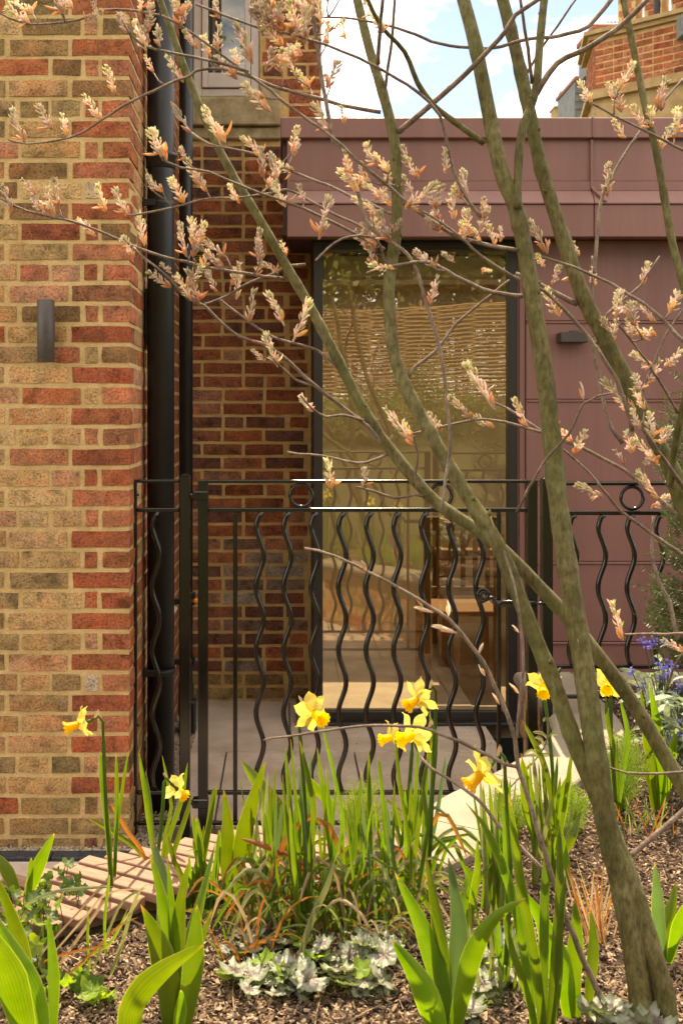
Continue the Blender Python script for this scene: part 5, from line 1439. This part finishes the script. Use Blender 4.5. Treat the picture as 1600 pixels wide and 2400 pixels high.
GRN = [lobed_mesh(90 + i, .022, 5, .30, 'feather', 3, .4) for i in range(3)]
def low_plant(name, label, spots, meshes, hgt, stalk='narrow', tilt=.45, grp=None, alt=None, smin=.55, smax=1.25):
    xs = sum(s_[0] for s_ in spots) / len(spots); ys = max(s_[1] for s_ in spots); d = depth_for(ys)
    root = empty(name, P(xs, ys, d)); tag(root, label, 'plant', grp)
    stl = MB()
    for (x, y, n, sx, sy) in spots:
        for k in range(n):
            px, py = x + rp_.gauss(0, sx * .5), y + rp_.gauss(0, sy * .5)
            h = rp_.uniform(.25, 1) * hgt
            dd = F * (CAMZ - SOIL_Z - h) / (py - VY)
            p = P(px, py, dd)
            ms = alt if (alt and rp_.random() < .30) else meshes
            o = link('leaf', rp_.choice(ms), root); o.matrix_parent_inverse = Matrix.Identity(4)
            o.location = p - root.location
            o.rotation_euler = (rp_.gauss(0, tilt) , rp_.gauss(0, tilt), rp_.uniform(0, 2 * PI))
            q = rp_.uniform(smin, smax); o.scale = (q, q, q)
            b_ = Vector((p.x + rp_.uniform(-.03, .03), p.y + rp_.uniform(-.02, .04), soil_z(p.x, p.y) - .01))
            stl.tube([b_, b_.lerp(p, .6) + Vector((0, 0, .006)), p], .0011, 4)
    o = stl.obj('stalks', M[stalk], root); o['kind'] = 'stuff'
HG = 'silver-leaved coral bells'
low_plant('coral_bells', 'silver-leaved coral bells in the front centre', [(640, 2235, 22, 110, 60), (600, 2290, 8, 90, 30), (740, 2285, 14, 110, 36), (690, 2310, 6, 60, 20)], HEU, .040, 'geum', .22, HG, GRN)
low_plant('coral_bells', 'silver-leaved coral bells between centre and tulip fan', [(830, 2240, 14, 80, 60), (880, 2215, 8, 60, 40), (850, 2300, 5, 60, 24)], HEU, .07, 'geum', .4, HG, GRN)
low_plant('coral_bells', 'silver-leaved coral bells right of the tulip fan', [(1100, 2220, 16, 80, 40), (1150, 2290, 16, 90, 50), (1120, 2350, 10, 80, 40), (1230, 2230, 6, 60, 40)], HEU, .035, 'geum', .22, HG, GRN)
low_plant('coral_bells', 'few silvery leaves at the foot of the trunk', [(1440, 2370, 5, 60, 20), (1500, 2390, 3, 60, 20)], HEU, .05, 'geum', .4, HG)
low_plant('avens_plant', 'dark green crinkled leaf cushion at far left', [(60, 2120, 40, 110, 60), (130, 2070, 14, 80, 30), (40, 2190, 34, 90, 60), (170, 2085, 10, 40, 20), (60, 2250, 12, 60, 30)], GEU, .12, 'geum', .7, None, GRN, .6, 1.1)
low_plant('avens_plant', 'little green crinkled seedling in open soil, lower left', [(185, 2300, 9, 70, 22), (240, 2330, 5, 50, 20)], GRN, .04, 'geum', .6, None, GEU, .8, 1.3)

# ------------------------------------------------------------------ feathery plants
def feather_plant(label, cx, cy, rx, ry, base, n, seed):
    r = random.Random(seed); d = depth_for(base[1]); root = empty('fennel_plant', P(base[0], base[1], d)); tag(root, label, 'plant', 'feathery bright green plants')
    mb = MB(); st = MB(); b0 = P(base[0], base[1], d)
    for k in range(n):
        a = r.uniform(0, 2 * PI); q = math.sqrt(r.random())
        t = P(cx + rx * q * math.cos(a), cy + ry * q * math.sin(a), d + r.uniform(-.12, .12))
        st.tube([b0 + Vector((r.uniform(-.02, .02), r.uniform(-.02, .02), 0)), b0.lerp(t, .5) + Vector((0, 0, .01)), t], .0012, 4)
        ax = (t - b0).normalized()
        for j in range(80):
            u = r.uniform(-.05, .012)
            p = t + ax * u + Vector((r.gauss(0, .009), r.gauss(0, .009), r.gauss(0, .007)))
            dv = Vector((r.gauss(0, 1), r.gauss(0, 1), r.gauss(.4, .8))).normalized() * r.uniform(.006, .013)
            s_ = dv.orthogonal().normalized() * .0010
            mb.add([p - s_, p + s_, p + dv], [(0, 1, 2)])
    o = mb.obj('foliage', M['feather'], root); o['kind'] = 'stuff'
    o = st.obj('stalks', M['feather'], root); o['kind'] = 'stuff'
feather_plant('feathery green plant right of the trunk before the coping', 1460, 1790, 60, 80, (1450, 1900), 75, 1)
feather_plant('feathery green plant left of the trunk below the coping', 1335, 1890, 40, 55, (1335, 1960), 45, 2)
feather_plant('feathery green plant in front of the sunlit coping, centre right', 1190, 1890, 50, 40, (1200, 1960), 40, 3)
feather_plant('feathery green plant among the centre bulb leaves', 850, 1890, 60, 60, (850, 2010), 55, 4)
# seedling with curled pods on the coping edge
sp = empty('seedling', P(1160, 1880, 2.75)); tag(sp, 'thin seedling with curled pods in front of the sunlit coping', 'plant')
m_ = MB(); L = [P(1160, 1880, 2.75), P(1200, 1840, 2.75), P(1262, 1770, 2.75), P(1281, 1730, 2.75), P(1283, 1680, 2.75)]; m_.tube(smooth_line(L, .01), .0018, 5); m_.obj('stem', M['twig'], sp)
for q in ([(1281, 1730), (1270, 1718), (1247, 1716)], [(1272, 1745), (1268, 1732), (1252, 1728)], [(1281, 1730), (1295, 1720), (1308, 1722)], [(1276, 1744), (1285, 1748), (1290, 1757)], [(1258, 1770), (1245, 1758), (1226, 1770)], [(1260, 1768), (1280, 1768), (1298, 1780)], [(1245, 1790), (1235, 1800), (1232, 1812)], [(1283, 1690), (1276, 1684), (1272, 1692)], [(1283, 1690), (1288, 1684), (1292, 1690)]):
    px_blade(sp, q, 7, 'pale_leaf', 2.75, 2.75, name='pod', n=6)

# ------------------------------------------------------------------ lungwort with blue flowers, yew
LUN = []
for i in range(3):
    v = []; f = []; n = 8
    for a in range(n + 1):
        u = a / n; w = .011 * math.sin(PI * min(1, u * .93 + .05)) ** .8
        for k in (-1, 0, 1): v.append((.085 * u, w * k, .03 * u - .05 * u * u + .003 * abs(k)))
    for a in range(n):
        for k in range(2): f.append((a * 3 + k, a * 3 + k + 1, (a + 1) * 3 + k + 1, (a + 1) * 3 + k))
    LUN.append(mesh('leaf', v, f, M['lung'], True))
def flower_head(seed):
    r = random.Random(seed); mb = MB()
    for k in range(9):
        c0 = Vector((r.gauss(0, .010), r.gauss(0, .010), r.gauss(0, .010))); ax = Vector((r.gauss(0, 1), r.gauss(-.5, .6), r.gauss(-.1, .7))).normalized()
        q = ax.to_track_quat('Z', 'Y')
        v = [c0 + q @ Vector((0, 0, -.006))]; fl = []
        for i in range(5):
            a = 2 * PI * i / 5
            v += [c0 + q @ Vector((.0055 * math.cos(a), .0055 * math.sin(a), .004)), c0 + q @ Vector((.003 * math.cos(a + .63), .003 * math.sin(a + .63), .001))]
        for i in range(10): fl.append((0, 1 + i, 1 + (i + 1) % 10))
        mb.add(v, fl)
    return mesh('flower_head', mb.v, mb.f, M['blue'], True)
FH = [flower_head(i) for i in range(4)]
def lungwort(label, heads, cx, cy, n, sx, sy, base, d, seed):
    r = random.Random(seed); root = empty('lungwort', P(base[0], base[1], d)); tag(root, label, 'plant', 'blue-flowered lungwort')
    st = MB(); b0 = root.location.copy()
    for k in range(n):
        p = P(cx + r.gauss(0, sx * .5), cy + r.gauss(0, sy * .5), d + r.uniform(-.15, .15))
        o = link('leaf', r.choice(LUN), root); o.matrix_parent_inverse = Matrix.Identity(4); o.location = p - b0
        o.rotation_euler = (r.gauss(0, .5), r.gauss(-.1, .6), r.uniform(0, 2 * PI)); q = r.uniform(.6, 1.15); o.scale = (q, q, q)
        st.tube([b0 + Vector((r.gauss(0, .03), r.gauss(0, .03), 0)), p], .0012, 4)
    for x, y in heads:
        p = P(x, y, d + r.uniform(-.12, .05)); o = link('flower_head', r.choice(FH), root); o.matrix_parent_inverse = Matrix.Identity(4); o.location = p - b0; o.rotation_euler = (0, 0, r.uniform(0, 6)); q = r.uniform(.8, 1.3); o.scale = (q, q, q)
        st.tube([b0 + Vector((r.gauss(0, .03), r.gauss(0, .03), 0)), b0.lerp(p, .6), p], .0016, 5)
    o = st.obj('stalks', M['geum'], root); o['kind'] = 'stuff'
lungwort('blue-flowered lungwort with silver-spotted leaves right of the railing foot', [(1508, 1504), (1520, 1508), (1535, 1500), (1553, 1552), (1562, 1570), (1480, 1575), (1505, 1605), (1590, 1598), (1597, 1615), (1555, 1590), (1565, 1555)], 1560, 1640, 72, 80, 90, (1565, 1760), 3.4, 1)
lungwort('silver-spotted lungwort leaves at the right edge lower down', [(1605, 1690), (1590, 1720)], 1600, 1710, 50, 60, 70, (1600, 1800), 3.2, 2)

def yew(label, trunk, sprays, d, seed):
    r = random.Random(seed); root = empty('yew_shrub', P(trunk[0][0], trunk[0][1], d)); tag(root, label, 'shrub')
    L = [P(x, y, d) for x, y in trunk]
    m_ = MB(); m_.tube(smooth_line(L, .04), [.013 - .008 * i / max(1, len(smooth_line(L, .04)) - 1) for i in range(len(smooth_line(L, .04)))], 8); m_.obj('trunk', M['twig'], root, True)
    mb = MB(); tw = MB()
    for (x0, y0, x1, y1, n) in sprays:
        for k in range(n):
            a = P(x0 + r.gauss(0, 26), y0 + r.gauss(0, 26), d + r.uniform(-.18, .18)); b = P(x1 + r.gauss(0, 20), y1 + r.gauss(0, 20), d + r.uniform(-.25, .25))
            ln = (b - a).length; ax = (b - a).normalized(); tw.tube([a, b], [.0018, .0008], 4)
            for j in range(int(ln / .0042)):
                p = a + ax * (j * .0042); s_ = Quaternion(ax, r.uniform(0, 2 * PI)) @ ax.orthogonal().normalized()
                dv = (s_ + ax * .7).normalized() * r.uniform(.012, .020); w = ax.cross(s_).normalized() * .0012
                mb.add([p - w, p + w, p + dv + w * .6, p + dv - w * .6], [(0, 1, 2, 3)])
    o = mb.obj('foliage', M['yew'], root); o['kind'] = 'stuff'; o = tw.obj('twigs', M['twig'], root); o['kind'] = 'stuff'
yew('dark green yew shrub at the right edge behind the railing', [(1650, 1600), (1640, 1400), (1625, 1150), (1620, 900)],
    [(1625, 960, 1580, 900, 5), (1630, 1020, 1560, 960, 12), (1630, 1080, 1552, 1010, 18), (1630, 1160, 1560, 1080, 22), (1630, 1250, 1565, 1190, 26), (1630, 1330, 1560, 1280, 28), (1640, 1420, 1535, 1370, 34), (1640, 1480, 1525, 1440, 34), (1640, 1530, 1550, 1500, 28), (1660, 1300, 1620, 1200, 18), (1660, 1450, 1620, 1380, 18), (1660, 1150, 1630, 1030, 14)], 3.75, 5)


# ------------------------------------------------------------------ bark mulch
rc = random.Random(9)
for nm, mt, cnt, s0, s1, lab in (('mulch', 'chip_c', 21000, .002, .0075, 'dark fine bark mulch over the bed'), ('mulch', 'chip_b', 21000, .002, .0075, 'mid-brown bark mulch over the bed'), ('mulch', 'chip_a', 15000, .002, .0075, 'pale dry bark chips over the bed')):
    vv = []; ff = []
    made = 0
    while made < cnt:
        y = 1.85 + (rc.random() ** 1.5) * 2.6; x = rc.uniform(-.40 * y, .46 * y) * 1.05
        if side_of(x, y) < (.25 if y > 2.85 else .13): continue
        z = soil_z(x, y) + rc.uniform(.0, .008)
        l = rc.uniform(s0, s1) * (1.6 if rc.random() < .10 else 1); w = l * rc.uniform(.25, .6); h = w * rc.uniform(.25, .6)
        a = rc.uniform(0, PI); tl = rc.gauss(0, .4); tw_ = rc.gauss(0, .5)
        R = Matrix.Rotation(a, 3, 'Z') @ Matrix.Rotation(tl, 3, 'Y') @ Matrix.Rotation(tw_, 3, 'X')
        n = len(vv)
        for p in ((-l, -w, 0), (l, -w * .7, 0), (l * .8, w, 0), (-l * .9, w * .8, 0), (-l * .7, 0, h), (l * .8, 0, h)):
            q = R @ Vector(p); vv.append((x + q.x, y + q.y, z + q.z))
        ff += [(n, n + 1, n + 5, n + 4), (n + 2, n + 3, n + 4, n + 5), (n + 1, n + 2, n + 5), (n + 3, n, n + 4), (n + 3, n + 2, n + 1, n)]
        made += 1
    tag(link(nm, mesh(nm, vv, ff, M[mt])), lab, 'mulch', kind='stuff')
mb = MB()
for k in range(130):
    y = 1.9 + rc.random() * 2.2; x = rc.uniform(-.35 * y, .40 * y)
    if side_of(x, y) < .27: continue
    z = soil_z(x, y) + .008; a = rc.uniform(0, PI); l = rc.uniform(.02, .07)
    mb.tube([(x - l * math.cos(a), y - l * math.sin(a), z), (x + rc.uniform(-.006, .006), y, z + .006), (x + l * math.cos(a), y + l * math.sin(a), z + rc.uniform(-.002, .008))], [.0012, .0014, .0009], 5)
tag(mb.obj('fallen_twigs', M['straw']), 'thin dry fallen twigs and straws on the mulch', 'twigs', kind='stuff')

mb = MB(); rl_ = random.Random(31)
for k in range(420):
    x, y = rl_.uniform(-.45, 1.0), rl_.uniform(3.3, 5.85); r_ = rl_.uniform(.0015, .005); a = rl_.uniform(0, PI); c_, s_ = math.cos(a) * r_, math.sin(a) * r_
    mb.add([(x - c_, y - s_, .0012), (x + s_ * .5, y - c_ * .5, .002), (x + c_, y + s_, .0012), (x - s_ * .5, y + c_ * .5, .004)], [(0, 1, 2, 3)])
tag(mb.obj('leaf_litter', M['chip_c']), 'scattered specks of soil and leaf litter on the patio', 'litter', kind='stuff')

# ================================================================== FAR ROOFS AND CHIMNEY (upper right)
tw = empty('brick_chimney_tower', (4.0, 12, 0)); tag(tw, 'red brick chimney tower with golden stone bands against the sky', 'tower')
A = P(1393, 220, 12.0); A.z = 0
ang = -.72                                            # direction of the lit face, coming towards us on the right
u_ = Vector((math.cos(ang), math.sin(ang), 0)); n_ = Vector((u_.y, -u_.x, 0))       # n_ faces the camera side
w_ = Vector((math.cos(1.40), math.sin(1.40), 0))                          # canted left return, going back
def prism(mb, off, z0, z1, b=1):
    p0 = A + n_ * off - u_ * off * .4; p1 = A + u_ * 2.6 + n_ * off; p2 = A + u_ * 2.6 + w_ * .95; p3 = A + w_ * .95 - u_ * off * 1.2
    p0 = A + n_ * off - u_ * off
    v = [Vector((p.x, p.y, z)) for z in (z0, z1) for p in (p0, p1, p2, p3)]
    mb.add(v, [(0, 1, 5, 4), (1, 2, 6, 5), (2, 3, 7, 6), (3, 0, 4, 7), (4, 5, 6, 7), (3, 2, 1, 0)])
z_b, z_s, z_c, z_k = zpx(236, 12), zpx(213, 12), zpx(96, 12), zpx(82, 12)
mb = MB(); prism(mb, -.006, z_s, z_c); mb.obj('mortar_core', M['mortar'], tw)
mb = MB(); prism(mb, .01, -.2, z_b); mb.obj('stone_base', M['old_stone'], tw)
mb = MB(); prism(mb, .07, z_b + .001, z_b + .05); prism(mb, .045, z_b + .051, z_s - .001); mb.obj('string_course', M['old_stone'], tw)
mb = MB(); prism(mb, .05, z_c + .001, z_c + .05); prism(mb, .09, z_c + .051, z_k + .03); mb.obj('cornice', M['old_stone'], tw)
def facing(rz_dir): return math.atan2(rz_dir.y, rz_dir.x)
zz = z_s + .040; row = 0
while zz < z_c - .03:
    s = 0.0 if row % 2 else -.0
    first = True
    while s < 2.4:
        L_ = .213 if (row % 2 == 0) == (int(s * 7) % 2 == 0) else .102
        me = bmesh_of(L_, .10)
        q = A + u_ * (s + L_ / 2) - n_ * .05
        put_brick(tw, me, tuple(Vector((q.x, q.y, zz)) - tw.location), facing(u_), pick('red'))
        s += L_ + .01
    s = .02
    while s < .82:
        me = bmesh_of(.102, .10); nn = Vector((-w_.y, w_.x, 0)); q = A + w_ * (s + .05) - nn * .05
        put_brick(tw, me, tuple(Vector((q.x, q.y, zz)) - tw.location), facing(w_) + PI, pick('red')); s += .112
    zz += .075; row += 1
# ribbed shafts above
for k in range(6):
    mb = MB(); c0 = A + u_ * (.46 + k * .30) + w_ * .30; q = math.atan2(u_.y, u_.x) + PI / 4
    v = []
    for z in (z_k + .03, z_k + 2.2):
        for i in range(4):
            a = q + i * PI / 2; v.append(Vector((c0.x + .14 * math.cos(a), c0.y + .14 * math.sin(a), z)))
    mb.add(v, [(0, 1, 5, 4), (1, 2, 6, 5), (2, 3, 7, 6), (3, 0, 4, 7), (4, 5, 6, 7)]); o = mb.obj('chimney_shaft', M['mortar'], tw)
    for j in range(20):
        for i_, sgn in ((0, 1), (1, 1)):
            a = q - PI / 4 * (1 if i_ else 3) + 0; a = math.atan2(u_.y, u_.x) + (-PI / 2 if i_ == 0 else PI)
            nn = Vector((math.cos(a), math.sin(a), 0)); p = c0 + nn * .060
            me = bmesh_of(.102 if j % 2 else .170, .10)
            put_brick(tw, me, tuple(Vector((p.x, p.y, z_k + .07 + j * .075)) - tw.location), a + PI / 2, pick('red'))
mb = MB(); p = A + u_ * 1.12 + n_ * .12; mb.tube([(p.x, p.y, z_b), (p.x, p.y, z_c - .1)], .06, 12); mb.cbox(p.x - .12, p.x + .12, p.y - .1, p.y + .1, z_c - .25, z_c - .02, .01); mb.obj('rainwater_head', M['lead'], tw)
p = A + u_ * .72 + n_ * .03; mb = MB(); mb.tube([(p.x, p.y, z_k + .03), (p.x, p.y, z_k + 2.0)], .035, 10); mb.obj('pipe', M['pipe'], tw)
# small lead roof with clay ridge left of it
rf = empty('dormer_roof', P(1420, 80, 13)); tag(rf, 'small lead-clad roof with red clay ridge beside the chimney', 'roof')
a, b = P(1387, 92, 13), P(1462, 92, 13)
mb = MB(); mb.box(a.x, b.x, 13, 13.6, a.z - .35, zpx(72, 13)); mb.obj('lead_cheek', M['lead'], rf)
mb = MB(); mb.cbox(a.x - .01, b.x, 12.96, 13.7, zpx(71, 13), zpx(58, 13), .012); mb.obj('clay_ridge', M['ridge'], rf)
an = empty('antenna', P(1440, 50, 13.3)); tag(an, 'thin television aerial above the small roof', 'antenna')
mb = MB(); mb.tube([P(1421, 52, 13.3), P(1466, 51, 13.3)], .006, 5)
for x in (1422, 1431, 1440): mb.tube([P(x, 55, 13.3), P(x + 2, 48, 13.3)], .004, 4)
mb.tube([P(1448, 54, 13.3), P(1450, 41, 13.3)], .005, 4); mb.tube([P(1464, 51, 13.3), P(1464, 90, 13.3)], .01, 5); mb.obj('boom', M['dark_metal'], an)
# slate-hung dormer
sl = empty('slate_dormer', P(1362, 275, 14)); tag(sl, 'grey slate-hung cheek left of the chimney tower', 'dormer')
a, b = P(1347, 275, 14), P(1380, 190, 14)
mb = MB(); mb.box(a.x, b.x + .1, 14.0, 14.9, 0, b.z); mb.obj('core', M['lead'], sl)
for k in range(5):
    m_ = MB(); z0 = a.z - .10 + k * .105; m_.add([(a.x - .012, 13.985, z0), (b.x + .1, 13.985, z0), (b.x + .1, 13.997, z0 + .112), (a.x - .004, 13.997, z0 + .112)], [(0, 1, 2, 3)]); m_.add([(a.x - .012, 13.985, z0 - .006), (b.x + .1, 13.985, z0 - .006), (b.x + .1, 13.985, z0), (a.x - .012, 13.985, z0)], [(0, 1, 2, 3)]); m_.obj('slate', M['lead'], sl)
mb = MB(); mb.cbox(a.x - .02, b.x + .1, 13.95, 14.95, b.z + .001, b.z + .055, .008); mb.obj('capping', M['ridge'], sl)
# gothic pinnacle
pn = empty('stone_pinnacle', P(1310, 275, 24)); tag(pn, 'distant stone parapet with slender gothic pinnacle', 'pinnacle')
mb = MB(); a, b = P(1299, 0, 24), P(1326, 0, 24); mb.cbox(a.x, b.x, 24, 24.4, 0, zpx(247, 24), .02); mb.cbox(a.x - .02, b.x + .02, 23.96, 24.44, zpx(247, 24) - .06, zpx(247, 24) - .01, .01); mb.obj('pier', M['old_stone'], pn)
mb = MB(); a = P(1326, 0, 24.1); b = P(1360, 0, 24.1); mb.cbox(a.x + .01, b.x, 24.1, 24.4, 0, zpx(253, 24.1), .02); mb.cbox(a.x + .012, b.x, 24.06, 24.42, zpx(266, 24) - .03, zpx(266, 24), .01); mb.obj('parapet', M['old_stone'], pn)
mb = MB(); c0 = P(1313, 247, 24.2); mb.lathe([(.07, 0), (.055, .06), (.03, .07), (.03, .16), (.05, .17), (.03, .19), (.03, .24), (.07, .27), (.025, .28), (.03, .31), (.0, .36)], (c0.x, c0.y, c0.z - .01), n=8); mb.obj('finial', M['old_stone'], pn)

# ================================================================== GARDEN BEHIND THE CAMERA (seen in the glass)
rgd = random.Random(5)
def lawn_z(x, y): return soil_z(x, 1.3) - .05 + max(0, min(1.3, (1.2 - y) * .17))
wf = empty('wattle_fence', (-.5, -4.5, lawn_z(1.5, -4.5))); tag(wf, 'woven wattle hurdle fence reflected in the door glass', 'fence')
FY = -4.5; x0f, x1f = -3.0, 6.0
for k in range(19):
    x = x0f + k * .5; m_ = MB(); zb = lawn_z(x, FY); m_.tube([(x, FY, zb - .1), (x, FY, zb + 1.75 + rgd.uniform(-.05, .06))], .022, 6); m_.obj('stake', M['wattle'], wf)
for k in range(58):
    pts = []; h = .04 + k * .029; ph = PI * (k % 2)
    for i in range(73):
        x = x0f + i * .125
        pts.append((x, FY + .035 * math.cos((x - x0f) / .5 * PI + ph), lawn_z(x, FY) + h + .012 * mnoise.noise(Vector((x * 1.5, k * 1.3, 0)))))
    m_ = MB(); m_.tube(pts, .0152, 5); m_.obj('rod', M['wattle'], wf, True)
def leafy_tree(name, label, cat, base, h, crown_c, crown_r, n, leaf, mat, seed, stems=1):
    r = random.Random(seed); root = empty(name, base); tag(root, label, cat)
    m_ = MB(); m_.tube([base, (base[0] + .1, base[1], base[2] + h * .5), crown_c], [h * .03, h * .022, h * .008], 8)
    for k in range(9):
        a = r.uniform(0, 2 * PI); t = Vector(base).lerp(Vector(crown_c), r.uniform(.35, .9)); m_.tube([t, t + Vector((math.cos(a) * crown_r[0] * .7, math.sin(a) * crown_r[1] * .7, crown_r[2] * r.uniform(.1, .6)))], [h * .012, h * .003], 5)
    m_.obj('trunk', M['twig'], root, True)
    mb = MB(); cs = [Vector((r.gauss(0, .45) * crown_r[0], r.gauss(0, .45) * crown_r[1], r.gauss(0, .45) * crown_r[2])) + Vector(crown_c) for _ in range(26)]
    for k in range(n):
        c0 = r.choice(cs); p = c0 + Vector((r.gauss(0, .2) * crown_r[0], r.gauss(0, .2) * crown_r[1], r.gauss(0, .2) * crown_r[2]))
        if p.z < base[2]: continue
        q = Quaternion((r.gauss(0, 1), r.gauss(0, 1), r.gauss(0, 1), r.gauss(0, 1))).normalized(); s_ = leaf * r.uniform(.6, 1.3)
        mb.add([p + q @ Vector((-s_, 0, 0)), p + q @ Vector((0, -s_ * .5, 0)), p + q @ Vector((s_, 0, 0)), p + q @ Vector((0, s_ * .5, 0))], [(0, 1, 2, 3)])
    o = mb.obj('crown', M[mat], root); o['kind'] = 'stuff'
leafy_tree('garden_tree', 'loose spring tree behind the wattle fence, reflected at the glass top left', 'tree', (-.6, -6.0, 1.5), 4.5, (-.6, -6.0, 4.6), (2.2, 1.5, 2.2), 9000, .06, 'hedge', 3)  # tree crowns made big and dense to hide sky in the glass reflection
leafy_tree('garden_tree', 'dark evergreen tree behind the fence, enlarged to cover sky reflected at the glass top', 'tree', (2.2, -8.5, 1.5), 7.5, (2.2, -8.5, 4.9), (3.2, 2.2, 2.6), 15000, .12, 'hedge', 4)
leafy_tree('garden_tree', 'broad dark tree enlarged to cover sky reflected at the right of the glass top', 'tree', (6.2, -9.5, 1.5), 7.5, (6.2, -9.5, 4.9), (3.4, 2.2, 2.6), 12000, .12, 'hedge', 14)
leafy_tree('garden_tree', 'tall background tree enlarged to cover sky reflected beyond the wattle fence', 'tree', (-2.8, -10.5, 1.5), 8, (-2.8, -10.5, 5.0), (3.4, 2.5, 2.8), 15000, .12, 'hedge', 6)
leafy_tree('garden_shrub', 'rounded green shrub before the fence, reflected low in the glass', 'shrub', (2.3, -3.4, 1.1), 1.0, (2.3, -3.4, 1.55), (.9, .6, .5), 4200, .03, 'hedge', 7)
leafy_tree('garden_shrub', 'second green shrub before the fence, reflected at the right of the glass', 'shrub', (3.6, -3.0, 1.1), 1.0, (3.6, -3.0, 1.5), (.9, .6, .5), 3800, .03, 'hedge', 8)
leafy_tree('garden_shrub', 'olive shrub before the fence, reflected at the left of the glass', 'shrub', (.9, -3.2, 1.1), 1.0, (.9, -3.2, 1.45), (.9, .6, .45), 4200, .03, 'hedge', 9)
